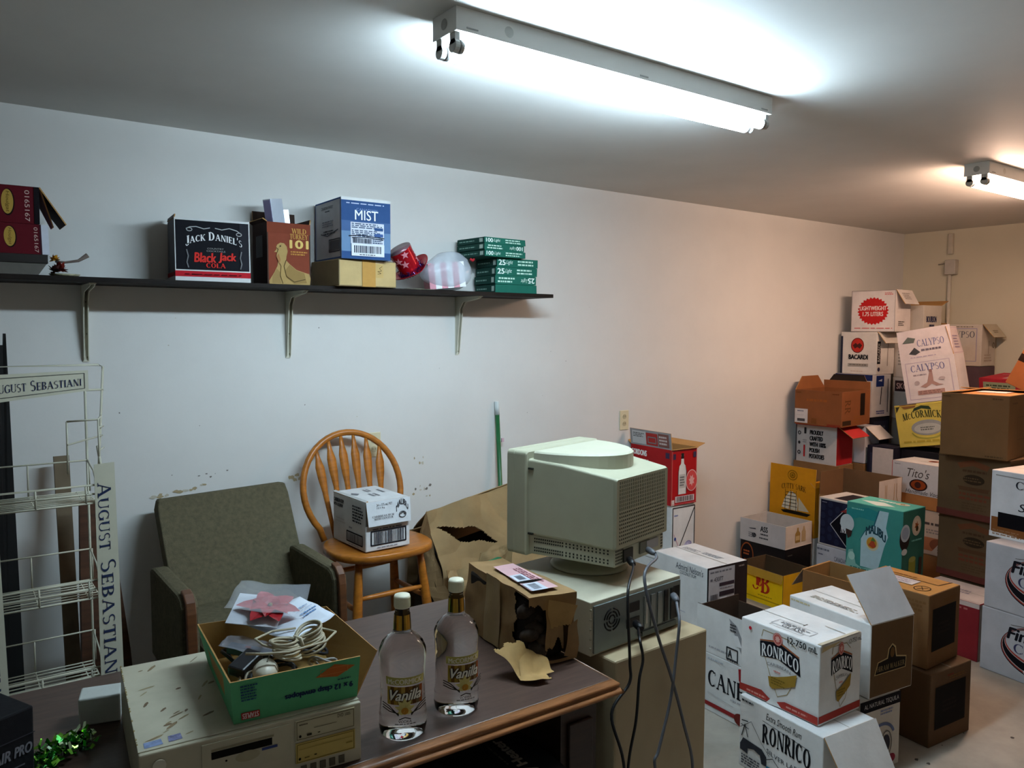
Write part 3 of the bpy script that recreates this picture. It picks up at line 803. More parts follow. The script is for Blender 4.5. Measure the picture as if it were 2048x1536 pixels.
carton('white rum carton with large black capitals and drawn mill, lower of the nearest two', (2.388, 1.448, 0), -6.3, .275, .377, .2775, '#dadad8',
       {'L': [('t', 'Extra Smooth Rum', .34, .84, .76, .93, '#333', {'sh': .3, 'skew': -.2}), ('t', 'RONRICO', .3, .5, .87, .76, '#17171a', {'f': 's', 'w': 1.45, 'arc': .12, 'skew': -.05}), ('t', 'SILVER LABEL', .36, .4, .8, .46, '#44444a', {'arc': -.6}), ('l', [(.3, .8), (.86, .74)], .002, '#444'),
              ('x', .03, .92, .2, .97, '#333', 1), ('p', [(.02, .32), (.06, .42), (.3, .4), (.36, .33), (.36, .2), (.3, .2), (.28, .3), (.2, .33), (.12, .3), (.12, .22), (.02, .24)], '#33343a'), ('r', .36, .13, .66, .22, '#3f7f9c'), ('x', .04, .05, .34, .2, '#4a4a50', 4),
              ('l', [(.04, .44), (.08, .62), (.12, .46)], .004, '#333'), ('l', [(.02, .55), (.16, .7), (.3, .48), (.4, .36)], .002, '#555'), ('l', [(.36, .3), (.44, .36), (.52, .28)], .003, '#444'), ('l', [(.03, .6), (.13, .58)], .003, '#333'), ('l', [(.04, .66), (.12, .68)], .004, '#333')]},
       flaps=[('R', 238, .19, {'oc': '#d2d2d0', 'ic': '#c3c2be', 'inset': .012, 'side': 'o'})], group='rum cartons stacked in the foreground')
carton('carton with white side, brown end with dark nameplate and raised white flap', (2.748, 1.49, .2915), -8, .25, .383, .285, {'*': '#dcdcda', 'R': '#5f472c'},
       {'L': [('x', .02, .93, .3, .97, '#c6b98f', 1)], 'R': [('p', [(.1, .3), (.17, .47), (.38, .5), (.41, .62), (.5, .68), (.58, .63), (.61, .5), (.84, .46), (.83, .3)], '#b9a071'),
              ('p', [(.12, .31), (.185, .46), (.4, .485), (.43, .61), (.5, .66), (.56, .61), (.59, .485), (.825, .445), (.815, .31)], '#1b1613'), ('t', 'HIRAM WALKER', .16, .34, .8, .41, '#8d7a55', {'f': 's'}), ('e', .5, .56, .05, .07, '#5f4526')],
        'T': [('l', [(.0, .52), (1, .52)], .003, '#8f8a80'), ('x', .15, .2, .75, .34, '#9a9080', 3), ('t', 'GLASS', .35, .22, .6, .3, '#77757a'), ('p', [(.5, .68), (.58, .8), (.7, .8), (.62, .66)], '#26262a'), ('p', [(.54, .7), (.6, .77), (.66, .76), (.6, .69)], '#dcdcda')], 'noseam': []},
       flaps=[('R', 62, .19, {'oc': '#bfbfc0', 'ic': '#c9c9ca', 'inset': .0, 'skew': -.03})])
carton('white carton with black top band, directly under the carton with the dark nameplate', (2.7, 1.497, 0), -8, .235, .35, .29, {'*': '#c6bfb4'},
       {'R': [('r', 0, .84, 1, 1, '#15141a'), ('t', 'AL NATURAL TEQUILA', .1, .88, .95, .95, '#b9b6b4'), ('x', .5, .74, .85, .82, '#7f86a8', 2), ('o', .55, .42, .3, .2, .012, '#6f7a9c', 20, 160), ('e', .66, .34, .09, .12, '#3c3a42'), ('o', .66, .34, .13, .17, .004, '#6f6a66'), ('e', .8, .12, .09, .06, '#8d3040')]})
sq = [('x', .45, .84, .9, .9, '#6f4f2a', 2), ('r', .12, .22, .86, .8, '#0d0a09'), ('x', .3, .42, .7, .6, '#1a1413', 3)]
carton('brown carton with black square on its end, lower of the stacked pair', (3.128, 1.446, 0), -5.5, .289, .35, .302, {'*': '#57402a'},
       {'R': sq + [('x', .4, .9, .56, .93, '#7a2f20', 1)]}, group='brown cartons with a black square')
carton('brown carton with black square and round stamp on top, upper of the pair', (3.154, 1.477, .3035), -1.4, .255, .327, .303, {'*': '#6b4d2e', 'T': '#a8783f'},
       {'R': sq, 'L': [('x', .66, .75, .97, .92, '#5f4326', 3)], 'T': [('l', [(.02, .64), (.86, .64), (.9, .98)], .005, '#1d140d'), ('o', .8, .28, .09, .14, .004, '#3a2a18'), ('l', [(.76, .2), (.84, .36)], .004, '#3a2a18'), ('l', [(.84, .2), (.76, .36)], .003, '#3a2a18'), ('x', .15, .7, .55, .78, '#8a5d2e', 1), ('x', .05, .2, .3, .3, '#8a5d2e', 1)], 'noseam': []},
       parts=[('paper_label', 'T', .3, .3, .66, .58, '#c3b9b4', [('x', .05, .5, .9, .9, '#9d8f9b', 2), ('x', .3, .1, .9, .45, '#8d8090', 2)])], group='brown cartons with a black square')
# open boxes in the middle
YL = '#e6c00a'
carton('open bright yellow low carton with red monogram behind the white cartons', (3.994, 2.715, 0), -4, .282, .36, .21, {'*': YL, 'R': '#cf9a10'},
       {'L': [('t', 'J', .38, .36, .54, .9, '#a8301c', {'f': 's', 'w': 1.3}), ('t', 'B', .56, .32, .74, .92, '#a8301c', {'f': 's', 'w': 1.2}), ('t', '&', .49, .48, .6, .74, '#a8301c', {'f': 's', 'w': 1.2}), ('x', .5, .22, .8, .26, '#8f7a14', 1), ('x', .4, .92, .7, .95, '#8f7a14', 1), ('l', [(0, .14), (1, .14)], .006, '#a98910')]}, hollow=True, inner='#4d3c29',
       flaps=[('L', 255, .05, {'oc': '#c29a10', 'ic': '#a9842a'})])
carton('open brown carton with pale grey corner flap, between yellow and white topped cartons', (3.6, 2.0, 0), 0, .25, .33, .42, {'*': '#7b5833'}, {}, hollow=True, inner='#8d693d', cut={'R': .8},
       flaps=[('FR', 235, .13, {'oc': '#a9adb5', 'ic': '#a9adb5', 'inset': .02})])
carton('low brown carton on the floor behind the nearest rum cartons', (3.02, 1.95, 0), -4, .3, .34, .2, {'*': '#86603a'}, {})
carton('black carton with orange round emblem, under the open white tray', (4.362, 2.955, 0), -.5, .286, .35, .2485, {'*': '#151214'},
       {'L': [('e', .16, .62, .15, .34, '#8d4a26'), ('e', .16, .62, .13, .3, '#191416'), ('x', .08, .6, .24, .76, '#a8562c', 2), ('x', .1, .42, .22, .52, '#a8562c', 1)], 'R': [('x', .1, .8, .3, .86, '#55504a', 1)]})
carton('open white carton tray with gold bottle print, on the black carton by the wall', (4.359, 2.953, .25), -.3, .29, .352, .149, {'*': '#bfbdbd', 'R': '#cfc3b6'},
       {'L': [('t', 'ASS', .46, .56, .62, .8, '#2a2a2e', {'b': .02}), ('x', .46, .38, .68, .5, '#3a3a3e', 1), ('x', .44, .22, .64, .32, '#3a3a3e', 1), ('p', [(.2, .62), (.36, .66), (.36, .6), (.24, .58)], '#55555a'), ('e', .32, .34, .05, .1, '#28282c'), ('x', .2, .2, .36, .45, '#6d6d72', 3)],
        'R': [('p', [(.36, .2), (.36, .6), (.42, .72), (.43, .86), (.48, .86), (.49, .72), (.55, .6), (.55, .2)], '#9b7c43'), ('p', [(.6, .2), (.6, .64), (.65, .76), (.66, .88), (.7, .88), (.72, .76), (.76, .6), (.76, .2)], '#b39a72'), ('r', .38, .3, .53, .5, '#c3a978'), ('r', 0, 0, 1, .05, '#e0d6cb')]},
       hollow=True, inner='#b7b2ac')
CUT = '#c58710'
carton('white carton at the base of the tall yellow carton', (4.7, 2.966, 0), -1, .27, .355, .269, W2)
carton('tall open golden yellow carton printed with a sailing ship, flap standing, against the wall', (4.7, 2.966, .27), -1.1, .27, .358, .339, {'*': CUT},
       {'L': [('t', 'CUTTY SARK', .27, .87, .8, .98, '#3a2a12', {'f': 's', 'arc': .35}), ('p', [(.26, .44), (.32, .4), (.84, .4), (.92, .46), (.7, .47), (.4, .47)], '#1e1a14'),
              ('p', [(.28, .5), (.34, .68), (.45, .85), (.48, .85), (.46, .62), (.44, .48)], '#d3cdb6'), ('p', [(.46, .48), (.5, .86), (.6, .8), (.64, .62), (.63, .48)], '#c9c3ac'), ('p', [(.65, .49), (.65, .76), (.88, .5)], '#b9b39c')]
              + [('l', [(.3+.02*i, .55+.07*i), (.62-.01*i, .55+.07*i)], .004, '#2b2519') for i in range(5)] + [('l', [(x, .46), (x, .88)], .003, '#2b2519') for x in (.36, .48, .6)] +
              [('x', .42, .28, .66, .34, '#6a4a12', 2), ('x', .35, .2, .75, .25, '#8a6212', 1), ('r', .32, .02, .72, .14, '#c9b9a0'), ('box', .32, .02, .72, .14, .004, '#333'), ('x', .36, .04, .68, .11, '#777', 2)]},
       hollow=True, inner='#7d5c3c', flaps=[('L', 88, .125, {'oc': CUT, 'art': [('o', .5, .5, .1, .26, .006, '#8a6414'), ('o', .5, .5, .055, .14, .006, '#8a6414'), ('star', .5, .5, .05, .12, .4, 5, '#8a6414')]}),
              ('FL', 89, .12, {'ic': '#8a653f'}), ('R', 40, .05, {'ic': '#d9cfc6'})])
carton('brown carton base under the open bottle print carton', (4.68, 2.52, 0), -1, .275, .405, .398, {'*': '#86603a'})
carton('open carton with thin bottle outlines on its white end, beside the tall yellow carton', (4.678, 2.522, .4), -1, .275, .409, .328, {'*': '#8a653f', 'R': '#c6bbb2'},
       {'R': [('l', [(.2, .1), (.2, .5), (.28, .62), (.28, .9)], .005, '#a9895c'), ('l', [(.42, .1), (.42, .5), (.34, .62), (.34, .9)], .005, '#a9895c'), ('l', [(.62, .1), (.62, .55), (.66, .64), (.66, .9)], .005, '#b09468'), ('l', [(.82, .1), (.82, .55), (.76, .64), (.76, .9)], .005, '#9b7a52')]},
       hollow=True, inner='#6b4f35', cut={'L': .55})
carton('white carton with small print under the navy diamond carton', (4.305, 2.43, 0), -5, .27, .285, .354, '#b3b5bd',
       {'L': [('x', .02, .9, .35, .96, '#6a6d78', 1), ('t', 'CANADIAN WHISKY', .45, .78, .98, .86, '#3a3c46'), ('x', .05, .82, .2, .86, '#55586a', 1), ('x', .2, .55, .7, .66, '#9a9ca6', 3), ('x', .6, .7, .8, .75, '#6a6d78', 1)]})
carton('navy carton with white border and diamond outline, behind the turquoise carton', (4.31, 2.43, .355), -5, .265, .28, .293, {'*': '#b9b4ae', 'R': '#22243a'},
       {'L': [('r', .05, .04, 1, .96, '#1a1b2e')] + [('e', .12+.18*i, .12+.17*j+.08*(i % 2), .06, .07, '#22253c') for i in range(5) for j in range(5)] +
             [('p', [(.32, .48), (.75, .92), (1, .7), (1, .2), (.8, .04)], '#0f0f16'), ('l', [(1, .72), (.75, .92), (.32, .48), (.78, .04)], .004, '#b9b9b9'), ('p', [(.56, .78), (.7, .86), (.95, .86), (.95, .78)], '#8a3432'), ('t', 'CANADIAN', .56, .52, 1, .58, '#b9b9b9'), ('t', 'MIST', .58, .36, .98, .5, '#e0e0e0', {'f': 's'}), ('x', .1, .9, .26, .93, '#7a7a8a', 1)],
        'T': [('r', .3, .1, .9, .8, '#2a2428')]})
TQ = '#3a877e'
carton('brown carton supporting the turquoise carton', (4.125, 2.085, 0), -2, .222, .318, .309, {'*': '#7b5833'})
bottle_white = '#a9c6cd'
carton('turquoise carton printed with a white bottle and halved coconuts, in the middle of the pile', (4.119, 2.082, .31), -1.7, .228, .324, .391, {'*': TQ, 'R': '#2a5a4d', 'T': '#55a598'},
       {'L': [('p', [(.0, .72), (.25, .8), (.6, .78), (.68, .9), (.4, .96), (0, .9)], '#2a7f80'), ('p', [(.28, .1), (.28, .5), (.36, .62), (.52, .72), (.6, .95), (.76, .95), (.72, .72), (.76, .6), (.7, .45), (.6, .1)], bottle_white),
              ('p', [(.28, .5), (.24, .45), (.34, .62), (.5, .73), (.58, .95), (.6, .95), (.52, .72), (.36, .62)], '#2a5f6c'), ('t', 'MALIBU', .37, .56, .72, .68, '#22404a', {'b': .02, 'arc': .6, 'skew': -.5}),
              ('e', .49, .46, .11, .1, '#c9bf9c'), ('e', .48, .47, .09, .08, '#b9862a'), ('p', [(.42, .43), (.5, .54), (.56, .43), (.5, .4)], '#a8462a'), ('p', [(.46, .5), (.5, .56), (.55, .5)], '#5a7a3a'),
              ('p', [(.0, .0), (.06, .3), (.14, .32), (.2, .12), (.3, .08), (.66, .12), (.78, .04), (.7, 0)], '#7fb3a8'), ('e', .12, .22, .06, .06, '#a9cfc4'), ('e', .66, .08, .1, .06, '#8fbfb2'),
              ('e', .02, .68, .13, .13, '#b9c3c6'), ('p', [(-.0, .56), (.0, .6), (.12, .58), (.1, .5), (.04, .46)], '#3a2a26'), ('x', .1, .05, .6, .08, '#2a6f66', 1), ('x', .1, .9, .35, .93, '#7fc0b4', 1)],
        'R': [('e', .1, .62, .22, .17, '#2b211f'), ('e', .12, .69, .2, .12, '#a9b3bb'), ('e', .12, .69, .15, .085, '#8d99ab'), ('e', .1, .43, .12, .045, '#b9bcb9'), ('e', .6, .76, .2, .14, '#b9ae9c'), ('e', .6, .76, .15, .1, '#c9b9a0'), ('star', .6, .76, .1, .07, .5, 6, '#8d4a26'), ('e', .62, .72, .06, .04, '#3a2f1a'),
              ('x', .4, .54, .85, .58, '#6fa89a', 1), ('r', .3, .0, .6, .3, '#7d7a2f'), ('e', .45, .3, .15, .04, '#8d8a4a'), ('r', .75, .05, .88, .3, '#3a2a1f')],
        'T': [('p', [(.1, .4), (.45, .55), (.75, .3), (.5, .1)], '#c9d6d0'), ('e', .72, .7, .12, .12, '#c9c9b4'), ('star', .72, .7, .07, .07, .5, 6, '#8d6a3a'), ('x', .3, .6, .6, .8, '#d6e6e0', 1)], 'noseam': []})
# stack at the right edge
carton('red carton with white top beside the white cocktail mix cartons', (4.159, 1.703, 0), -4.7, .3, .37, .295, {'*': '#7f2026', 'T': '#d3c3ba', 'R': '#b9b4ae'},
       {'L': [('r', 0, .92, 1, 1, '#c9b9b0'), ('x', .1, .84, .96, .9, '#a9605c', 1), ('p', [(.0, .3), (.0, .75), (.24, .75), (.3, .66), (.3, .42), (.24, .3)], '#201c1e'), ('p', [(.0, .33), (.0, .72), (.23, .72), (.28, .64), (.28, .44), (.23, .33)], '#c9c3b9')],
        'T': [('x', .35, .35, .7, .6, '#9b8f96', 2), ('l', [(.02, .05), (.98, .05)], .004, '#a99a92')]})
carton('brown carton at the foot of the tall brown stack', (4.485, 1.685, 0), -5, .4, .38, .303, {'*': '#59432c'})
bb = lambda: [('p', [(.28, .86), (.5, .93), (.74, .86), (.7, .78), (.5, .84), (.32, .78)], '#6b3f28'), ('x', .36, .72, .7, .78, '#4a3422', 1), ('e', .52, .62, .15, .08, '#2f2318'), ('x', .38, .58, .66, .66, '#55402b', 2), ('p', [(.3, .5), (.74, .5), (.72, .44), (.32, .44)], '#553a26'),
      ('x', .32, .28, .78, .42, '#6b3a28', 2), ('x', .36, .14, .72, .26, '#55402b', 3), ('r', 0, 0, .78, .1, '#5d2f28'), ('r', .8, 0, 1, .1, '#3f3222'), ('x', .0, .93, .16, .96, '#4a3826', 1)]
carton('brown carton with faded crest print, lowest visible of the tall brown stack', (4.47, 1.7, .304), -6, .4, .38, .345, {'*': '#59432c'}, {'L': bb()}, group='brown cartons in the tall stack')
carton('brown carton with faded crest print, middle of the tall brown stack', (4.44, 1.7, .65), -6, .4, .38, .345, {'*': '#59432c'}, {'L': bb()}, group='brown cartons in the tall stack')
carton('plain brown carton with white label on top, highest of the tall brown stack', (4.4, 1.702, .996), 4, .42, .328, .335, {'*': '#654b2e', 'T': '#b47a48'},
       {'L': [('x', .03, .93, .16, .96, '#4a3826', 1), ('x', .76, .92, .94, .96, '#4a3826', 1), ('x', .68, .02, .94, .06, '#4a3826', 1)], 'R': [('box', .3, .3, .6, .65, .003, '#55402b'), ('x', .1, .85, .3, .9, '#55402b', 1)]},
       flaps=[('FR', 8, .1, {'oc': '#b47a48', 'skew': 0}), ('FL', 6, .16, {'oc': '#b47a48'})], parts=[('paper_label', 'T', .35, .35, .8, .7, '#d9cbc4', [])])
def finest():
    return [('e', .75, .50, .505, .40, '#17151a'), ('e', .752, .507, .499, .388, '#9d4238'), ('e', .753, .515, .49, .373, '#cfc9c4'), ('e', .754, .519, .487, .367, '#17151a'),
            ('e', .757, .572, .468, .292, '#c9bdb8'), ('e', .758, .576, .465, .286, '#9d4238'), ('e', .76, .59, .456, .266, '#b9b9bd'),
            ('t', 'Finest', .32, .62, .80, .80, '#1b1a20', {'sh': .2, 'b': .025}), ('t', 'CALL', .40, .43, .86, .58, '#3a3a5a', {'f': 's'}), ('t', 'Cocktail Mixes', .52, .158, 1.0, .215, '#dcdcdc', {'f': 's', 'arc': -.6}), ('l', [(.36, .84), (.6, .88), (.9, .89)], .002, '#3a3a30')]
carton('white carton with black and red swoosh oval, standing on the floor at right edge', (4.054, 1.279, 0), -9, .3, .4, .3135, '#b9b9bd', {'L': finest()}, group='white cocktail mix cartons')
carton('white carton with black and red swoosh oval, stacked on one of the same kind', (4.054, 1.273, .3145), -9, .3, .4, .322, '#b9b9bd', {'L': finest()}, group='white cocktail mix cartons')
carton('white carton with brown lower band and black bar, topmost at the right edge', (4.179, 1.311, .6375), -9, .3, .4, .335, {'*': '#d3d6da', 'T': '#dcd0ca'},
       {'L': [('r', .02, 0, 1, .3, '#7a4a26'), ('p', [(.0, 0), (.0, .08), (1, .0), (1, 0)], '#e0e0e0'), ('r', .1, .16, 1, .38, '#0f0e12'), ('x', .04, .03, .4, .12, '#8d6a4a', 3), ('r', .62, .03, .9, .12, '#e0e0e0'), ('t', 'Captain', .3, .76, .86, .88, '#22242a', {'f': 's'}), ('p', [(.48, .7), (.58, .72), (.76, .7), (.72, .64), (.56, .66)], '#4a4636'), ('l', [(.46, .6), (.81, .58)], .004, '#333'),
              ('t', 'Silver', .34, .44, .78, .56, '#22242a', {'sh': .2}), ('l', [(.06, .93), (1, .9)], .005, '#8f8f90')]})
# ------------------------------------------------------------------ corner pile
def hidden(N, dims, yaw=0, col='#80603c', label='', group=None):
    return carton(label, N, yaw, dims[0], dims[1], dims[2], {'*': col}, group=group)
base_g = 'plain cartons at the base of the corner pile'
for i, zz in enumerate((0, .361)):
    hidden((5.475, 3.02, zz), (.25, .29, .36), 0, '#7b5a38', 'plain brown carton at the base of the corner column, hidden low behind the pile', base_g)
carton('dark navy carton under the blue edged white carton in the corner column', (5.47, 3.02, .722), 0, .25, .29, .308, {'*': '#14141f'}, {'R': [('r', .1, .4, .9, .9, '#2a2c3c'), ('x', .2, .5, .8, .8, '#50505c', 3)]})
carton('white carton with dark blue top edge, third from top in the corner column', (5.458, 3.018, 1.031), -3, .234, .3, .309, {'*': '#c9c6c6'},
       {'L': [('r', 0, .86, 1, 1, '#1f2b5c'), ('x', .2, .5, .8, .6, '#8d8f9b', 1)], 'R': [('r', .2, .72, .62, .98, '#1f2f66'), ('p', [(.3, .86), (.52, .9), (.5, .84)], '#c9c9d2'), ('l', [(.45, .3), (.5, .7)], .01, '#2a2730'), ('x', .25, .06, .7, .16, '#4a4f8a', 2), ('r', .82, .1, .86, .9, '#55535a')]})
carton('white carton with round red emblem, second from top in the corner column', (5.51, 3.02, 1.341), -.5, .241, .285, .31, {'*': '#d3cdc6'},
       {'L': [('r', 0, 0, .06, .9, '#2a2c3c'), ('e', .47, .68, .18, .18, '#b03028'), ('o', .47, .68, .17, .17, .004, '#3a2420'), ('p', [(.34, .68), (.42, .74), (.47, .7), (.53, .74), (.6, .68), (.54, .6), (.47, .64), (.4, .6)], '#4a2420'), ('t', 'BACARDI', .24, .35, .76, .46, '#17161a', {'b': .03}), ('r', .22, .18, .78, .25, '#9b958d'), ('x', .26, .2, .74, .235, '#5c5852', 1), ('x', .3, .05, .7, .08, '#bfa89c', 1)],
        'R': [('r', .02, .25, .2, .78, '#17161a'), ('t', 'BACARDI', .05, .3, .17, .72, '#b9b4ae', {'rot': 90}), ('e', .12, .12, .07, .05, '#33304a'), ('l', [(.6, .2), (.62, .75)], .006, '#6b6258')]},
       hollow=False, flaps=[('R', 235, .1, {'ic': '#c3bbb0', 'inset': .01})])
carton('white carton with large red starburst, topmost of the corner column', (5.53, 2.905, 1.653), 4.2, .2535, .321, .3, {'*': '#d6cdc9'},
       {'L': [('star', .5, .5, .36, .34, .88, 26, '#b32424'), ('t', 'LIGHTWEIGHT', .2, .52, .8, .62, '#e0c9c4', {'b': .02}), ('t', '1.75 LITERS', .27, .38, .73, .48, '#e0c9c4', {'b': .02}), ('x', .08, .07, .96, .1, '#c4504c', 1), ('x', .76, .88, .97, .95, '#c46a66', 2), ('box', .005, .005, .995, .995, .003, '#8d8480')],
        'R': [('x', .2, .14, .6, .26, '#4a4744', 3)]}, flaps=[('R', 240, .12, {'ic': '#cfc6bf', 'oc': '#cfc6bf', 'art': [('x', .2, .3, .7, .8, '#8d8680', 4)], 'side': 'i', 'inset': .012})])
# column behind
for i, zz in enumerate((0, .501)):
    hidden((5.84, 2.74, zz), (.25, .33, .5), 0, '#8a8178', 'tall plain carton behind the corner column, mostly hidden', base_g)
carton('white carton with small dark red and white name label, behind the leaning coconut shade cartons', (5.84, 2.74, 1.002), 0, .25, .33, .31, {'*': '#c3bcb4'},
       {'L': [('r', .02, .62, .5, .98, '#c9c3bd'), ('r', .06, .66, .46, .92, '#3a2a2c'), ('t', 'SKOL', .1, .72, .42, .86, '#c9a49c', {'b': .02})], 'R': [('l', [(.3, .1), (.3, .7)], .008, '#6b5c52')]})
carton('white carton with faint grey print in the middle of the rear corner column', (5.845, 2.74, 1.313), 0, .25, .33, .285, {'*': '#c6bfb6'}, {'L': [('x', .1, .3, .9, .8, '#9b958d', 6)]})
carton('white carton with blue print beside the starburst carton, top of the rear corner column', (5.85, 2.86, 1.599), -2, .25, .3, .25, {'*': '#c6bdb0'}, {'R': [('t', 'BOURBON', .15, .5, .7, .68, '#22264a', {'b': .02}), ('x', .3, .35, .6, .46, '#22264a', 1)]},
       flaps=[('FR', 150, .08), ('FL', 160, .1)])
# shelf-high boxes left of the corner column
hidden((4.99, 3.0, 0), (.22, .318, .36), 0, '#7b5a38', 'plain carton hidden beneath the red ended carton', base_g)
hidden((4.99, 3.0, .361), (.22, .318, .36), 0, '#7b5a38', 'second plain carton hidden beneath the red ended carton', base_g)
carton('white carton with bold stacked capitals and red end flap, against the long wall', (4.99, 3.0, .722), 2, .22, .312, .28, {'*': '#bdbbb9', 'R': '#a81f22', 'T': '#a83a3c'},
       {'L': [('r', 0, 0, .03, 1, '#4a4648'), ('t', 'PROUDLY', .36, .73, .68, .84, '#1d1b1d', {'b': .03}), ('t', 'CRAFTED', .36, .58, .67, .69, '#1d1b1d', {'b': .03}), ('t', 'WITH 100%', .36, .43, .75, .54, '#1d1b1d', {'b': .03}), ('t', 'POLISH', .36, .28, .6, .39, '#1d1b1d', {'b': .03}), ('t', 'POTATOES', .36, .13, .72, .24, '#1d1b1d', {'b': .03}),
              ('o', .1, .75, .03, .04, .006, '#3a3638'), ('e', .1, .5, .03, .04, '#3a3638'), ('o', .1, .25, .03, .04, .006, '#3a3638'), ('r', .22, .74, .27, .9, '#2b292b'), ('r', .21, .15, .25, .45, '#a8262a'), ('x', .19, .5, .29, .6, '#8d8a8c', 2), ('r', 0, .96, 1, 1, '#b3383a')]},
       flaps=[('R', 208, .15, {'oc': '#b3302e', 'ic': '#b3302e', 'inset': .0, 'skew': -.03})])
carton('open brown wine carton with white corner label, standing on the red ended carton', (4.9, 2.915, 1.0075), 3.4, .395, .345, .239, {'*': '#7d4a28', 'R': '#744526'},
       {'L': [('x', .02, .9, .14, .95, '#5d3418', 1), ('x', .8, .9, .96, .95, '#5d3418', 1), ('x', .26, .66, .7, .78, '#8d5228', 1), ('r', .37, .04, .48, .2, '#6f4424'), ('r', .7, .0, .98, .06, '#7a2f20')],
        'R': [('r', .03, .04, .32, .17, '#2a1d14'), ('t', 'RR', .1, .36, .3, .76, '#55351d', {'f': 's', 'rot': 270}), ('r', .64, .28, .8, .92, '#1c1410'), ('x', .4, .06, .7, .3, '#7a4a26', 3)]},
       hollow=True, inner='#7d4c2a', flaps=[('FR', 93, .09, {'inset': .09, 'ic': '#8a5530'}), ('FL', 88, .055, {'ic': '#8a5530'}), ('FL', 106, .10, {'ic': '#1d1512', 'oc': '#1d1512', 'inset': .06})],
       parts=[('paper_label', 'L', .01, .04, .29, .45, '#c6c0be', [('x', .2, .78, .7, .9, '#3f4460', 1), ('x', .15, .5, .85, .6, '#b3aeb2', 1), ('r', .2, .1, .8, .3, '#4a464a')])])
hidden((5.265, 2.95, 0), (.19, .2, .36), 0, '#7b5a38', 'plain carton hidden beneath the white torn flap carton', base_g)
hidden((5.265, 2.95, .361), (.19, .2, .36), 0, '#7b5a38', 'second plain carton hidden beneath the white torn flap carton', base_g)
carton('white carton with torn flap and faint blue lines, beside the red ended carton', (5.265, 2.95, .722), 0, .19, .22, .26, {'*': '#b9b9bf'},
       {'L': [('x', .05, .86, .6, .92, '#6a6d8a', 1), ('x', .05, .7, .4, .78, '#6a6d8a', 1), ('x', .05, .45, .4, .52, '#6a6d8a', 1)], 'R': [('r', .1, .05, .6, .45, '#c9c3b4'), ('b', .15, .1, .55, .36, '#55524a')]}, flaps=[('R', 225, .12, {'ic': '#c6bfb9', 'oc': '#c6bfb9', 'skew': .03})])
carton('navy carton with a blank white panel, low behind the open cartons', (5.27, 2.745, .36), 0, .2, .19, .5, {'*': '#171726'}, {'L': [('r', .12, .48, .55, .9, '#2b2d3e')]}, parts=[('white_panel', 'L', .22, .5, .99, .98, '#c3bcb6', [])])
hidden((5.27, 2.745, 0), (.2, .19, .359), 0, '#7b5a38', 'plain carton hidden beneath the navy carton', base_g)
# middle column: tito, mccormick, leaning cartons
hidden((5.06, 2.14, 0), (.25, .5, .236), 0, '#8a623c', 'plain carton hidden at the base of the white lettered carton', base_g)
carton('pale carton with peach coloured fruit print, under the white script lettered carton', (5.05, 2.13, .237), -2, .25, .5, .283, {'*': '#c3ab97'},
       {'L': [('x', .4, .66, .9, .76, '#4a3f3c', 1), ('x', .45, .48, .75, .6, '#8d8078', 2), ('r', .3, .1, .96, .4, '#a86a48'), ('e', .6, .25, .1, .14, '#7d4a34'), ('p', [(.5, .02), (.62, .3), (.9, .3), (.95, .02)], '#b3a79b'), ('x', .6, .06, .9, .24, '#7d736b', 3)]})
carton('white carton with script lettering and round amber emblem, kraft lower edge, behind the turquoise carton', (5.05, 2.3, .521), -4, .25, .35, .29, {'*': '#c6c3c1', 'L': '#a8703f'},
       {'L': [('r', 0, .3, 1, 1, '#c3c1c2'), ('t', "Tito's", .3, .68, .72, .88, '#4a4340', {'sh': .3}), ('e', .52, .52, .17, .13, '#2a1c1a'), ('e', .52, .52, .14, .105, '#8d3f1c'), ('e', .51, .52, .06, .07, '#3a1f1a'), ('t', 'Handmade Vodka', .28, .32, .98, .41, '#4a4340', {'sh': .3}), ('x', .05, .92, .2, .95, '#77757a', 1), ('r', 0, .3, .015, 1, '#b0605a')],
        'T': [('e', .55, .6, .09, .12, '#8d3f1c'), ('e', .55, .6, .06, .08, '#4a241c'), ('x', .4, .3, .7, .4, '#a9a5a5', 1), ('x', .85, .2, .98, .35, '#77757a', 1)]})
carton('black carton low in the shadow below the tilted yellow carton', (5.36, 2.4, 0), 0, .25, .34, .424, {'*': '#141319'}, group='black cartons below the tilted yellow carton')
carton('black carton directly below the tilted yellow carton', (5.36, 2.4, .425), 0, .25, .34, .424, {'*': '#141319'}, {}, group='black cartons below the tilted yellow carton')
YM = '#c6b454'
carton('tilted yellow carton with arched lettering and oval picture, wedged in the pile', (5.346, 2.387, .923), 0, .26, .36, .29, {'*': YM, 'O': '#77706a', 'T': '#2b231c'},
       {'L': [('t', 'McCORMICK', .14, .62, .86, .79, '#2a3120', {'f': 's', 'w': 1.2, 'arc': .3}), ('p', [(.34, .82), (.38, .9), (.52, .95), (.66, .92), (.7, .84), (.66, .84), (.52, .88), (.4, .84)], '#2c3a2a'), ('e', .58, .43, .3, .18, '#8d9190'), ('e', .58, .41, .25, .12, '#a9aaa4'), ('x', .45, .36, .72, .46, '#5d625c', 2), ('o', .58, .36, .3, .18, .008, '#a3a04a', 190, 340), ('x', .1, .08, .9, .16, '#a8973a', 1),
              ('p', [(.02, .8), (.02, .98), (.12, .98), (.06, .86)], '#3a3626'), ('p', [(.1, 1), (.2, .9), (.4, .92), (.44, 1)], '#7d5a34'), ('box', .03, .03, .97, .97, .003, '#d6c65a')]}, rx=-11)
LIL = '#8580a8'
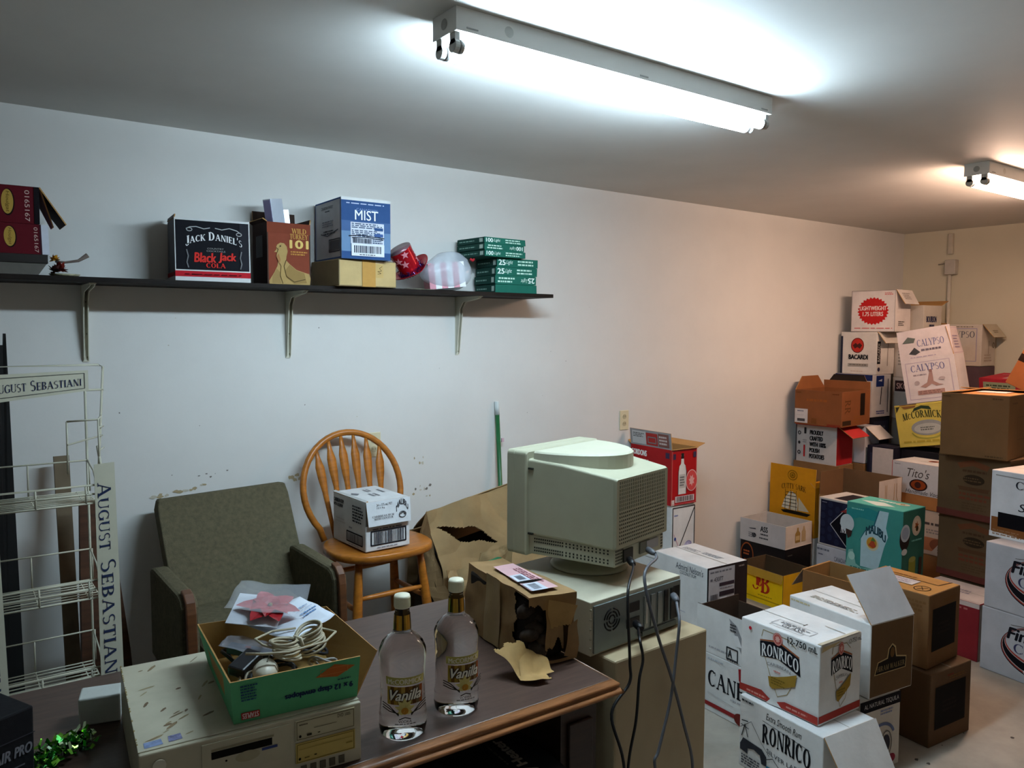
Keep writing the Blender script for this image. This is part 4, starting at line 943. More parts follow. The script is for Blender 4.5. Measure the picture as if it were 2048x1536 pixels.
carton('leaning white carton with lilac framed picture, its tall printed flaps standing open', (5.41, 2.383, 1.222), 9, .22, .335, .294, {'*': '#cfc6c6'},
       {'L': [('box', .08, .08, .9, .92, .003, '#a99ab0'), ('t', 'CALYPSO', .17, .7, .8, .86, '#6a6c94', {'f': 's', 'arc': .1}), ('x', .2, .6, .5, .66, '#9a8f96', 1), ('p', [(.3, .36), (.44, .44), (.5, .66), (.56, .68), (.56, .46), (.66, .38), (.74, .36), (.6, .34), (.52, .4), (.4, .32)], '#a08078'), ('e', .53, .7, .03, .035, '#8d6a64'), ('r', .24, .17, .74, .27, '#a8857c'), ('x', .26, .18, .72, .26, '#7d5f5a', 2), ('e', .25, .45, .05, .05, '#a99c9c'), ('e', .72, .5, .06, .04, '#a99c9c')]},
       rx=-10.6, hollow=True, inner='#a9855c', flaps=[('L', 88, .2, {'oc': '#cfc4c4', 'art': [('t', 'CALYPSO', .36, .4, .86, .64, '#6a6c94', {'f': 's'}), ('p', [(.08, .58), (.2, .78), (.34, .7), (.3, .56)], '#5a615c'), ('p', [(.18, .2), (.3, .4), (.4, .22), (.3, .14)], '#3d3f42'), ('x', .42, .22, .8, .34, '#6a6470', 1), ('x', .2, .04, .8, .09, '#a89cb0', 1)]}),
               ('R', 84, .19, {'oc': '#cdbcbc', 'side': 'o', 'skew': .0, 'art': [('box', .05, .05, .95, .95, .003, '#b39caa'), ('x', .3, .2, .8, .7, '#9a8ca0', 5)]})])
# rear right
for i in range(4):
    hidden((6.175, 2.6, .35*i), (.25, .35, .349), 0, ('#8a8178', '#80603c', '#8d7a70', '#55424a')[i], ('plain carton low under the second lilac framed carton', 'brown carton under the second lilac framed carton', 'grey brown carton under the second lilac framed carton', 'dusky carton directly under the second lilac framed carton at the end wall')[i], base_g)
carton('white carton with lilac border and open end flap, against the end wall', (6.181, 2.596, 1.401), .5, .23, .36, .308, {'*': '#c3b9ac'},
       {'L': [('box', .1, .12, .9, .9, .004, LIL), ('t', 'CALYPSO', .2, .68, .86, .84, '#55565f', {'f': 's'}), ('p', [(.3, .2), (.5, .34), (.66, .22), (.6, .14), (.4, .14)], '#3a3542'), ('x', .3, .03, .7, .07, '#6a6470', 1), ('x', .5, .93, .9, .96, '#6a5c50', 1)],
        'R': [('l', [(.5, .3), (.52, .6)], .006, '#6b5c48'), ('x', .2, .1, .8, .3, '#a9988a', 3), ('o', .85, .5, .06, .06, .006, '#6b5c48')]},
       flaps=[('R', 232, .12, {'oc': '#b9ae98', 'ic': '#b9ae98', 'art': [('x', .3, .3, .7, .55, '#7d725c', 2)], 'side': 'i', 'inset': .01}), ('FR', 80, .012)])
for i in range(3):
    hidden((5.84, 2.2, .4*i), (.3, .33, .399), 0, '#8a6a48', 'plain carton hidden beneath the small red carton', base_g)
carton('small red carton with white label panel, tilted on the pile by the end wall', (5.86, 2.22, 1.205), -14, .26, .28, .13, {'*': '#9d2430', 'T': '#a82a38'},
       {'L': [('r', .12, .05, .95, .8, '#8d9478'), ('x', .2, .1, .9, .7, '#3d4436', 4)], 'T': [('r', .55, .1, .9, .5, '#c3a9a4'), ('x', .58, .15, .86, .45, '#8d5f64', 3), ('x', .2, .6, .6, .75, '#c97a80', 1)]}, ry=-7)
for i in range(3):
    hidden((5.19, 1.74, .4*i), (.26, .33, .399), 0, '#80603c', 'plain carton hidden beneath the tipped brown carton', base_g)
carton('tipped brown carton with dark band, behind the tall brown stack at right', (5.2, 1.772, 1.226), 0, .24, .3, .38, {'*': '#9b5a30'}, {'L': [('r', 0, .4, 1, .52, '#2b1c14'), ('r', 0, .52, 1, 1, '#a86438')]}, rx=25)
# ------------------------------------------------------------------ desk
DT = .74
walnut = M('#4b3931', rough=.33, var=.18, scale=26, kind='wood', spec=.4)
lipw = M('#80532f', rough=.35, var=.22, scale=30, kind='wood', spec=.45)
darkw = M('#33231b', rough=.45, var=.2, scale=24, kind='wood')
t = empty('desk', (1.424, 1.447, 0), (0, 0, R(-1.6)))
L_, D_ = 1.55, .80
MB().box((-L_, .018, DT-.03), (-.018, D_, DT), walnut).build('desk_top', t, bevel=.002)
prof = [(.0185, 0.0), (.012, -.0005), (.008, -.004), (.0015, -.008), (0, -.013), (.003, -.017), (.0, -.021), (-.006, -.026), (-.008, -.032), (-.004, -.037), (.0185, -.037)]
m = MB(); ring0 = [(-L_, y, DT+z) for y, z in prof]; ring1 = [(.0-max(0, y)*1.0, y, DT+z) for y, z in prof]
m.loft([ring0, ring1], lipw, True); m.build('front_moulding', t)
m = MB(); m.loft([[(-x-.0001, x, DT+z) for x, z in prof], [(-x-.0001, D_, DT+z) for x, z in prof]], lipw, True); m.build('side_moulding', t)
def ped(x0, x1):
    p = MB()
    p.box((x0, .05, .02), (x1, D_-.04, DT-.0375), darkw)
    o = p.build('pedestal', t)
    for k in range(3):
        d = MB(); z0 = .06+k*.2
        d.box((x0+.02, .038, z0), (x1-.02, .0495, z0+.18), darkw)
        dd = d.build('drawer', o, bevel=.003)
ped(-.16, -.04)
ped(-L_+.02, -L_+.42)
MB().box((-L_+.42, D_-.09, .2), (-.16, D_-.07, DT-.0305), darkw).build('modesty_panel', t)
MB().box((-.16, .06, 0), (-.04, D_-.05, .0195), darkw).build('plinth', t)
MB().box((-L_+.02, .06, 0), (-L_+.42, D_-.05, .0195), darkw).build('plinth', t)
tag(t, 'long dark wood desk with moulded reddish edge across the foreground', 'desk')

# heater carton on a crate under the desk
t = carton('black carton with silver heater lettering in the dark under the desk', (.985, 1.46, .4205), -3, .262, .24, .14, {'*': '#1a1c20'}, {
    'T': [('r', .45, .3, .99, .97, '#23262b'), ('t', 'y Heater', .12, .6, .85, .75, '#a39c92', {'rot': 180, 'b': .03}), ('x', .2, .52, .7, .56, '#55524e', 1)], 'noseam': []})
carton('plain brown carton standing under the desk beneath the heater carton', (.98, 1.455, 0), -3, .27, .3, .42, {'*': '#4a3626'})

# ------------------------------------------------------------------ left computer case
BEIGE, BE2, BE3 = '#b5ae98', '#a79f87', '#c2bba6'
beige = M(BEIGE, rough=.5, var=.06, scale=12)
def cover_scuffs(mb, x1, y1, z):
    g = random.Random(4)
    for i in range(24):
        x, y, a = g.uniform(.02, .17), g.uniform(.03, .42), g.uniform(.2, 1.2)
        l, w = g.uniform(.006, .02), g.uniform(.0015, .005)
        mb.add([(x+l*math.cos(a)*u-w*math.sin(a)*v, y+l*math.sin(a)*u+w*math.cos(a)*v, z+.0004+i*.00001) for u, v in ((-1, 0), (-.5, -.8), (.6, -1), (1, .1), (.4, .9), (-.6, .7))], [tuple(range(6))],
               M(g.choice(['#7d6a4e', '#8d7c5c', '#6b5640', '#948665']), var=.1))
    for i in range(30):
        x = g.uniform(0.0, .004); y = g.uniform(.01, .46)
        mb.box((-.0005, y, z-.004), (.003, y+g.uniform(.002, .008), z+.0006), M('#8d7a4a', var=.1))
CW, CD, CH = .43, .44, .128
t = empty('desktop_computer', (.277, 1.541, DT+.0005), (0, 0, R(-6)))
b = MB(); b.box((0, .012, 0), (CW, CD, CH), beige); cover_scuffs(b, CW, CD, CH)
b.add([(.012, .02, CH+.0006), (.045, .022, CH+.0006), (.043, .045, CH+.0006), (.012, .042, CH+.0006)], [(0, 1, 2, 3)], M('#7f8fb3', var=.2, scale=80))
b.add([(.055, .024, CH+.0006), (.08, .026, CH+.0006), (.079, .05, CH+.0006), (.056, .048, CH+.0006)], [(0, 1, 2, 3)], M('#77799b', var=.3, scale=120))
b.build('cover', t, bevel=.004)
b = MB(); b.box((0, 0, .0), (CW, .0118, CH-.001), M('#b3ab93', rough=.45, var=.04))
b.build('front_bezel', t, bevel=.003)
def bay(name, x0, x1, z0, z1, col, art):
    m = MB(); m.box((x0, -.003, z0), (x1, -.0002, z1), M(col, rough=.45, var=.04))
    draw(m, [(x0, -.003, z0), (x1, -.003, z0), (x1, -.003, z1), (x0, -.003, z1)], art, off0=.0004)
    return m.build(name, t)
bay('floppy_drive', .11, .28, .05, .118, '#b0a88f', [('r', .1, .52, .78, .74, '#16140f'), ('r', .1, .76, .8, .82, '#8d856c'), ('e', .5, .38, .14, .16, '#a39b80'), ('r', .66, .42, .84, .5, '#3f4a7a'), ('e', .26, .4, .012, .03, '#1a1814')])
bay('optical_drive', .29, .415, .078, .12, '#b3a98a', [('box', .02, .06, .98, .94, .0012, '#5d5642'), ('x', .06, .72, .2, .84, '#5a5344', 1), ('t', 'DVD', .7, .7, .8, .88, '#4a4436'), ('x', .83, .7, .94, .86, '#6d6654', 2), ('l', [(.3, .5), (.68, .5)], .0012, '#5d5642'), ('e', .07, .22, .02, .07, '#1c1a15'), ('r', .18, .17, .26, .28, '#2b281f'), ('r', .36, .2, .4, .25, '#3a3629')])
bay('optical_drive', .29, .415, .03, .072, '#b89f55', [('box', .02, .06, .98, .94, .0012, '#6b5c2b'), ('e', .06, .22, .02, .07, '#1c1a15'), ('x', .14, .18, .22, .28, '#5d5026', 1), ('r', .3, .24, .34, .3, '#3a3216'), ('r', .84, .4, .95, .46, '#8d7a3a'), ('l', [(.05, .7), (.95, .7)], .001, '#94803f')])
m = MB(); m.tube([(.035, -.0002, .1), (.035, -.004, .1)], .012, M('#c9c3b0', rough=.4), 16); m.build('power_button', t)
m = MB()
for k in range(5): m.box((.3+k*.02, -.0025, .006), (.312+k*.02, -.0002, .022), M('#57503f'))
m.build('vent_slot', t)
tag(t, 'grimy beige computer case lying flat at the left end of the desk', 'computer')

# green carton with cables
GN = '#58a573'
gx = empty('open_carton', (.455, 1.553, DT+CH+.001), (0, 0, R(-7)))
lb, la, h = .255, .34, .092
def wall(pts, om, im, art=None, name='panel'):
    pts = [Vector(p) for p in pts]
    n = (pts[1]-pts[0]).cross(pts[3]-pts[0]).normalized()
    m = MB(); q = [p-n*.003 for p in pts]
    m.add(pts, [(0, 1, 2, 3)], om); m.add(q, [(3, 2, 1, 0)], im)
    for k in range(4): m.add([pts[k], q[k], q[(k+1) % 4], pts[(k+1) % 4]], [(0, 1, 2, 3)], card(KRAFT))
    if art: draw(m, pts, art)
    return m.build(name, gx)
grn, kin = card(GN), card('#9b7a45')
wall([(0, 0, 0), (lb, 0, 0), (lb+.004, -.012, h), (-.008, -.012, h)], grn, kin,
     [('p', [(.64, .7), (.79, .94), (.96, .82), (.82, .62)], '#b0602c'), ('box', .68, .72, .9, .86, .001, '#c47a44'), ('t', '9 x 12 clasp envelopes', .4, .3, .95, .47, '#22304f', {'b': .025, 'rot': 180}), ('x', .07, .5, .2, .9, '#2b4a6a', 6), ('r', .06, .08, .2, .24, '#a8302c'), ('t', 'STAPLES', .07, .1, .19, .22, '#e0c9c4', {'b': .02, 'rot': 180}), ('x', .82, .52, .95, .58, '#2b4a4a', 1)], 'front_panel')
wall([(0, la, 0), (0, 0, 0), (-.008, -.012, h), (-.02, la+.01, h)], grn, kin, None, 'side_panel')
wall([(lb, 0, 0), (lb, la, 0), (lb+.035, la+.01, h-.01), (lb+.045, -.005, h+.002)], grn, kin, None, 'side_panel')
wall([(lb, la, 0), (0, la, 0), (-.02, la+.01, h), (lb+.035, la+.01, h-.01)], grn, kin, None, 'back_panel')
MB().box((0, 0, .0003), (lb, la, .003), kin).build('base_panel', gx)
tag(gx, 'open green envelope carton full of cables on the grimy computer case', 'box')
def on_green(p): return gx.matrix_basis @ Vector(p)
bpy.context.view_layer.update()
def gl(loc): return (Matrix.Translation(gx.location) @ Matrix.Rotation(R(-7), 4, 'Z')) @ Vector(loc)
g = random.Random(21)
def coil(c, r, turns, th, col, tilt, label, grp=None, wob=.15, name='cable', extra=None, squash=1.):
    c = Vector(gl(c)); pts = []
    Rm = Matrix.Rotation(R(tilt[0]), 3, 'X') @ Matrix.Rotation(R(tilt[1]), 3, 'Y') @ Matrix.Rotation(R(tilt[2]), 3, 'Z')
    n = int(turns*18)
    for i in range(n):
        a = 2*math.pi*i/18; rr = r*(1+wob*math.sin(a*.37+1)+g.uniform(-.02, .02))
        pts.append(Rm @ Vector((rr*math.cos(a), rr*squash*math.sin(a), th*1.5*math.sin(i*.8)+th*.9*(i/18-turns/2))))
    if extra: pts += [Vector(e) for e in extra]
    m = MB(); m.tube(pts, th, M(col, rough=.45), 6)
    o = m.build(name, None, c)
    return tag(o, label, 'cable', grp)
# pale cable bundle: two lobes with a tie
t = empty('cable_bundle', gl((.155, .1, .083)), (0, 0, R(18)))
m = MB(); pale = M('#a89f86', rough=.5, var=.06)
for k in range(9):
    o_ = (k-4)*.0042
    pts = []
    for i in range(40):
        a = 2*math.pi*i/40
        x = .062*math.cos(a); y = (.03+abs(o_)*.6)*math.sin(a)*(abs(math.cos(a))**.6)*(1 if True else 0)
        pts.append((x, y*1.1+o_*.4, .012+.012*math.sin(a+k)*.5+o_*.9+.014*abs(math.cos(a))))
    m.tube(pts, .0029, pale, 6, closed=True)
m.tube([(-.05, .0, .02), (-.07, .03, .03), (-.06, .07, .03), (.0, .09, .024), (.05, .07, .02)], .0029, pale, 6)
m.tube([(.05, .01, .02), (.085, .02, .02), (.09, -.02, .02), (.04, -.045, .02), (-.05, -.03, .022), (-.1, -.01, .03), (-.12, .02, .03)], .0029, pale, 6)
m.build('cable', t)
m = MB(); m.tube([(0, -.017, .012), (0, -.01, .03), (0, .012, .03), (0, .017, .014), (0, 0, .0), (0, -.017, .012)], .004, M('#b3aa92'), 6); m.build('tie', t)
tag(t, 'bundled pale beige cable with tie on top of the heap in the green carton', 'cable')
coil((.06, .24, .04), .04, 2.2, .004, '#141416', (10, 20, 0), 'black coiled cable at the far left corner inside the green carton')
coil((.2, .2, .04), .045, 2.4, .0038, '#1b1b1f', (-14, 10, 40), 'black coiled cable at the right side inside the green carton')
coil((.1, .12, .03), .05, 2.0, .004, '#101012', (6, -8, 0), 'black coiled cable at the bottom under the pale cable bundle')
coil((.06, .07, .045), .032, 2.2, .003, '#8f8672', (40, 10, 0), 'short dirty white coiled cable near the front left corner of the green carton')
coil((.21, .09, .05), .03, 2.0, .003, '#8d8b86', (-30, 25, 0), 'grey coiled cable right of the pale cable bundle')
# connectors, adapter
m = MB(); m.box((-.035, -.02, -.012), (.035, .02, .012), M('#17171a', rough=.4)); 
tag(m.build('power_adapter', None, gl((.045, .11, .075)), (R(8), R(-12), R(35)), bevel=.004), 'small black power adapter block by the left side of the green carton', 'adapter')
t = empty('computer_mouse', gl((.075, .055, .075)), (R(10), R(-8), R(60)))
m = MB(); m.lathe([(.0, -.012), (.022, -.01), (.026, 0), (.018, .012), (0, .016)], M('#b9b3a0', rough=.4), 18, Matrix.Scale(1.5, 4, (1, 0, 0))); m.build('shell', t)
m = MB(); m.box((.006, -.0012, .01), (.036, .0012, .0166), M('#55503f')); m.build('button_gap', t)
tag(t, 'old off white computer mouse among the cables in the green carton', 'mouse')
m = MB(); 
for k in range(3): m.box((-.05, -.012+k*.001, -.009), (.05+.002*k, .012, .009), M('#1a1b20' if k else '#30323a', rough=.3))
draw(m, [(-.05, -.012, .009), (.05, -.012, .009), (.05, .012, .009), (-.05, .012, .009)], [('r', .3, .2, .7, .8, '#55585f'), ('r', .38, .3, .5, .7, '#7d3a2a')])
rem = m.build('body', None, None, None, bevel=.002)
rt = empty('remote_control', gl((.07, .19, .066)), (R(4), R(10), R(-38))); rem.parent = rt
tag(rt, 'dark grey handheld device in clear wrap, left of the red flower bag', 'device')
# flower packet and paper
def sheet(name, P, m_, seg=8, amp=.006, seed=1, th=.0006, parent=None):
    from mathutils import noise
    P = [Vector(p) for p in P]
    n = (P[1]-P[0]).cross(P[3]-P[0]).normalized()
    vs, fs = [], []
    for i in range(seg+1):
        for j in range(seg+1):
            u, v = i/seg, j/seg
            p = P[0]*(1-u)*(1-v)+P[1]*u*(1-v)+P[2]*u*v+P[3]*(1-u)*v
            vs.append(p + n*amp*noise.noise(Vector((u*3+seed, v*3, seed*1.7))))
    for i in range(seg):
        for j in range(seg):
            fs.append((i*(seg+1)+j, (i+1)*(seg+1)+j, (i+1)*(seg+1)+j+1, i*(seg+1)+j+1))
    mb = MB(); mb.add(vs, fs, m_, True)
    o = mb.build(name, parent)
    so = o.modifiers.new('Solidify', 'SOLIDIFY'); so.thickness = th
    return o
pp = [gl((.15, .13, .094)), gl((.275, .225, .104)), gl((.225, .36, .116)), gl((.075, .255, .103))]
t = empty('paper_sheet', (0, 0, 0))
t.location = pp[0]
off = Vector(pp[0])
sheet('sheet', [Vector(p)-off for p in pp], M('#c9d0da', rough=.5, var=.03), amp=.006, seed=3, parent=t)
m = MB(); q = [Vector(p)-off+Vector((0, 0, .003)) for p in pp]
draw(m, q, [('x', .6, .35, .95, .5, '#5f7fa8', 2), ('x', .62, .62, .92, .68, '#5f7fa8', 1), ('l', [(.6, .56), (.93, .56)], .001, '#5f7fa8')]); m.build('print', t)
tag(t, 'white printed paper sheet sticking out of the green carton at right', 'paper')
t = empty('flower_packet', gl((.13, .265, .128)), (R(10), R(8), R(-30)))
m = MB(); redp = M('#a3161f', rough=.4, var=.12, scale=40)
for k in range(12):
    lay = k // 6; a = (k % 6)*math.pi/3 + lay*.55 + .1*math.sin(k*5); l = (.07, .05)[lay]*(1+.12*math.sin(k*7)); w = (.021, .016)[lay]
    d = Vector((math.cos(a), math.sin(a), 0)); e = Vector((-d.y, d.x, 0)); z0 = .001+.003*lay+.0006*k
    row = []
    for s_, q in ((0, .15), (.3, .8), (.55, 1), (.8, .6), (1, .04)):
        zz = z0+.007*math.sin(s_*2.6)
        row.append((d*l*s_-e*w*q+Vector((0, 0, zz+.003*q)), d*l*s_+Vector((0, 0, zz)), d*l*s_+e*w*q+Vector((0, 0, zz+.003*q))))
    for r0_, r1_ in zip(row, row[1:]):
        m.add([*r0_, *r1_], [(0, 1, 4, 3), (1, 2, 5, 4)], redp)
m.lathe([(0, .008), (.006, .01), (.005, .016), (0, .018)], M('#8d7a2f', rough=.6), 8)
m.build('red_flower', t)
film = M('#dfe4ea', rough=.12, var=.0, alpha=.14, spec=.7)
sheet('clear_film', [(-.09, -.07, .028), (.085, -.065, .028), (.08, .075, .03), (-.085, .07, .03)], film, 14, .012, 5, .0003, t)
MB().box((-.085, -.066, -.006), (.03, .07, -.0045), M('#c3c8d0', rough=.5)).build('backing_card', t)
tag(t, 'clear packet with a red artificial poinsettia flower on top of the green carton', 'packet')
film2 = sheet('clear_wrap', [(-.065, -.03, .016), (.062, -.032, .016), (.066, .03, .018), (-.06, .032, .016)], M('#b9bcc6', rough=.15, var=0, alpha=.18, spec=.8), 14, .012, 9, .0003, rt)

# white small box, tinsel, black box on the desk
wb = carton('small plain white box on the desk left of the beige computer case', (.236, 2.002, DT+.0005), -14.8, .087, .067, .066, {'*': '#b9bcb6'}, {'noseam': []}, jit=.001)
t = carton('black product box with white slanted lettering at the lower left corner', (-.142, 1.622, DT+.0005), 25, .3, .2, .185, {'*': '#131316'},
           {'R': [('t', 'PRO', .87, .52, .98, .63, '#77777c', {'b': .02, 'sh': .2}), ('t', 'AIR', .74, .52, .845, .63, '#77777c', {'b': .02, 'sh': .2}), ('l', [(.7, .42), (.93, .42)], .003, '#55555a'), ('l', [(0, .72), (1, .72)], .002, '#3a3a40')],
            'T': [('e', .5, .4, .3, .2, '#3a3b40'), ('e', .52, .4, .2, .12, '#17171a')], 'noseam': []})
m = MB(); g = random.Random(12)
fo = [M('#2c9a22', rough=.15, metal=.6, var=.2), M('#145a16', rough=.2, metal=.6, var=.2), M('#8fd04a', rough=.12, metal=.6, var=.1), M('#0a2a0c', rough=.25, metal=.6), M('#d6f0c0', rough=.1, metal=.8, var=0)]  # pale flakes put the bright highlights into the foil colours
for i in range(420):
    k = g.random()
    c = Vector((.0, 0, 0)).lerp(Vector((.085, .045, 0)), k) + Vector((g.uniform(-.026, .026), g.uniform(-.03, .03), g.uniform(.004, .026)))
    if i > 310: k = (i-310)/110; c = Vector((.01-.008*k+g.uniform(-.01, .01), -.068*k, g.uniform(.004, .014)))
    d = Vector((g.uniform(-1, 1), g.uniform(-1, 1), g.uniform(-.3, 1))).normalized()*g.uniform(.009, .02)
    e = d.cross(Vector((g.uniform(-1, 1), g.uniform(-1, 1), 1))).normalized()*g.uniform(.003, .0065)
    lo = min(c.z, (c+d).z)
    c.z += max(0, .002-lo)+.004
    m.add([c-e, c+e, c+d+e*.6, c+d-e*.6], [(0, 1, 2, 3)], g.choice(fo))
tag(m.build('tinsel_garland', None, (.15, 1.865, DT)), 'shiny green tinsel garland heaped on the desk by the small white box', 'tinsel')

# ------------------------------------------------------------------ bottles
clear = M('#ffffff', rough=.0, var=0, trans=1., ior=1.33, spec=.5)
def bottle(loc, rz, label, first=None):
    if first is not None:
        r = copy_thing(first); r.location = loc; r.rotation_euler = (0, 0, rz)
        return tag(r, label, 'bottle', 'vodka bottles on the desk')
    t = empty('vodka_bottle', loc, (0, 0, rz))
    m = MB()
    m.lathe([(.0, .004), (.03, .002), (.046, .0), (.052, .006), (.0545, .02), (.0545, .045), (.0515, .075), (.0505, .12), (.0525, .16), (.0545, .182), (.053, .198), (.046, .213), (.033, .226), (.0225, .234), (.0195, .242), (.0185, .262), (.0165, .285), (.0165, .289), (.0, .289)], clear, 48, caps=False)
    m.build('body', t)
    m = MB()
    prof = [(.0206, .2425), (.0199, .258), (.0185, .276)]
    gold = [M('#b08a35', rough=.2, metal=.9, var=.1), M('#2e2412', rough=.25, metal=.7), M('#7d5f22', rough=.2, metal=.9)]
    n = 30
    for k in range(n):
        a0, a1 = 2*math.pi*k/n, 2*math.pi*(k+1)/n
        for (r0, z0), (r1, z1) in zip(prof, prof[1:]):
            m.add([(r0*math.cos(a0), r0*math.sin(a0), z0), (r0*math.cos(a1), r0*math.sin(a1), z0), (r1*math.cos(a1), r1*math.sin(a1), z1), (r1*math.cos(a0), r1*math.sin(a0), z1)], [(0, 1, 2, 3)], gold[[0, 0, 1, 2, 0][k % 5]])
    m.build('neck_band', t)
    m = MB()
    m.lathe([(.0, .2905), (.0178, .2905), (.0186, .294), (.0186, .315), (.0172, .319), (.0, .3195)], M('#ded9c0', rough=.35, var=.02), 40)
    for k in range(40):
        a = 2*math.pi*k/40
        m.box((-.0004, .0185, .293), (.0004, .0191, .314), M('#c9c5a2', rough=.35, var=0), Matrix.Rotation(a, 4, 'Z'))
    m.build('cap', t)
    # curved label
    def curved(name, art_list, z0, z1, half, rr):
        m = MB()
        tmp = MB()
        W = 2*half*rr
        draw(tmp, [(0, 0, 0), (W, 0, 0), (W, z1-z0, 0), (0, z1-z0, 0)], art_list, off0=0)
        # subdivide in x by splitting at vertex level: wrap each vertex
        for f, k in zip(tmp.f, tmp.mi):
            vs = []
            for i in f:
                p = tmp.v[i]; a = -math.pi/2 - half + p.x/rr
                zz = z0+p.y
                rad = .0505+.0040*((zz-.11)/.06)**2 if zz < .17 else .0538
                rad = min(rad, .0549) + .0008 + p.z
                vs.append((rad*math.cos(a), rad*math.sin(a), zz))
            m.add(vs, [tuple(range(len(vs)))], tmp.mats[k])
        return m.build(name, t)
    def band(u0, v0, u1, v1, c, n=12):
        return [('r', u0+(u1-u0)*i/n, v0, u0+(u1-u0)*(i+1)/n, v1, c) for i in range(n)]
    A_ = []
    A_ += band(.06, .8, .98, .97, '#b7aa62') 
    A_ += [('t', 'McCORMICK', .14, .83, .9, .94, '#e3dcc0', {'b': .02})]
    for i, c in enumerate(['#a8893a', '#6b4a1c', '#9d7a2f', '#7d5f2a', '#a88a45', '#5f421c', '#7a5a2a', '#55381a', '#6d5a3a', '#8d4a22']):
        A_ += [('r', .12+.078*i, .4, .12+.078*(i+1), .78, c)]
    A_ += [('t', 'Vanilla', .2, .5, .86, .72, '#3a2a22', {'b': .06, 'sh': .35}), ('t', 'Vanilla', .2, .5, .86, .72, '#e0dccb', {'b': .015, 'sh': .35})]
    for a, l in ((90, .24), (55, .22), (125, .22), (20, .2), (160, .2), (-20, .16), (200, .16)):
        ca, sa = math.cos(R(a)), math.sin(R(a))
        A_ += [('p', [(.5, .3), (.5+.5*l*ca*.9-.05*sa, .3+l*sa*.6+.06*ca), (.5+l*ca*1.1, .3+l*sa*1.1), (.5+.5*l*ca*.9+.05*sa, .3+l*sa*.6-.06*ca)], '#c9b973')]
    A_ += [('e', .5, .29, .07, .07, '#b07a2c')]
    for s in (-1, 1):
        for q in (0, .06, .12):
            A_ += [('l', [(.5+s*.12, .24-q*.3), (.5+s*.3, .28+q*.9), (.5+s*.46, .34+q*.9)], .0022, '#2a251f')]
    A_ += [('t', 'VODKA', .38, .06, .62, .11, '#3a3630'), ('x', .32, .02, .7, .05, '#55504a', 1), ('l', [(.4, .13), (.5, .17), (.6, .13)], .002, '#2a251f')]
    curved('front_label', A_, .045, .152, .95, .0515)
    return tag(t, label, 'bottle', 'vodka bottles on the desk')
b1 = bottle((.834, 1.55, DT+.0008), R(-24), 'clear vodka bottle with white cap and gold neck, nearer left of the two')
bottle((.993, 1.573, DT+.0008), R(-12), 'clear vodka bottle with white cap and gold neck, beside the torn brown parcel', b1)

# ------------------------------------------------------------------ torn paper parcel
t = empty('torn_parcel', (1.262, 1.632, DT+.005), (0, 0, R(-5)))
pk = M('#8a6b45', rough=.8, var=.12, scale=12, bump=.3, bscale=20)
pin = M('#a5824f', rough=.8, var=.12, scale=14, bump=.3, bscale=20)
dk = M('#1d140e', rough=.9, var=.1)
PL, PW, PH = .38, .15, .195
from mathutils import noise as _n
def wob(v, a=.006, s=14): return Vector(v)+Vector((_n.noise(Vector(v)*s), _n.noise(Vector(v)*s+Vector((5, 0, 0))), _n.noise(Vector(v)*s+Vector((0, 5, 0)))))*a
def patch(mb, P, m_, seg=10, keep=None, am=.006):
    P = [Vector(p) for p in P]
    def at(u, v): return wob(P[0]*(1-u)*(1-v)+P[1]*u*(1-v)+P[2]*u*v+P[3]*(1-u)*v, am)
    for i in range(seg):
        for j in range(seg):
            u, v = (i+.5)/seg, (j+.5)/seg
            if keep and not keep(u, v): continue
            mb.add([at(i/seg, j/seg), at((i+1)/seg, j/seg), at((i+1)/seg, (j+1)/seg), at(i/seg, (j+1)/seg)], [(0, 1, 2, 3)], m_)
m = MB(); LS = 0.
jag = lambda x: .06*math.sin(x*13)+.04*math.sin(x*31+1)
# long left side, top, ends
patch(m, [(LS, PL, 0), (LS, 0, 0), (LS, 0, PH), (LS+.02, PL, PH-.004)], pk, 64, lambda u, v: u < .80+jag(v)*.4 + (.2 if v < .12 else 0) or v > .97)
patch(m, [(LS+.02, PL, PH-.004), (LS, 0, PH), (PW, -.004, PH-.004), (PW-.01, PL, PH-.006)], pk, 26, None)
patch(m, [(LS, 0, 0), (PW, -.004, 0), (PW, -.004, PH-.004), (LS, 0, PH)], pk, 64, lambda u, v: (v > .84+jag(u)*.5-.1*max(0, u-.5)) or (.36 < u < .74 and v > .24+jag(u)*1.3) or u > .955 or v < .05)
patch(m, [(PW, -.004, 0), (PW-.01, PL, 0), (PW-.01, PL, PH-.006), (PW, -.004, PH-.004)], pk, 12)
patch(m, [(PW-.01, PL, 0), (LS, PL, 0), (LS+.02, PL, PH-.004), (PW-.01, PL, PH-.006)], pk, 8)
m.build('brown_paper', t)
m = MB(); m.box((LS+.012, .03, .004), (PW-.018, PL-.02, PH-.02), dk); m.build('dark_contents', t, bevel=.01)
m = MB()
for k in range(7):
    c = Vector((.02+.02*(k % 3), .012+.006*k, .02+.02*k)); m.lathe([(0, -.02), (.024, -.012), (.03, 0), (.022, .014), (0, .02)], M('#33251a', rough=.7, var=.3, scale=40), 10, Matrix.Translation(c) @ Matrix.Rotation(k*.9, 4, 'X'))
m.build('crumpled_filling', t)
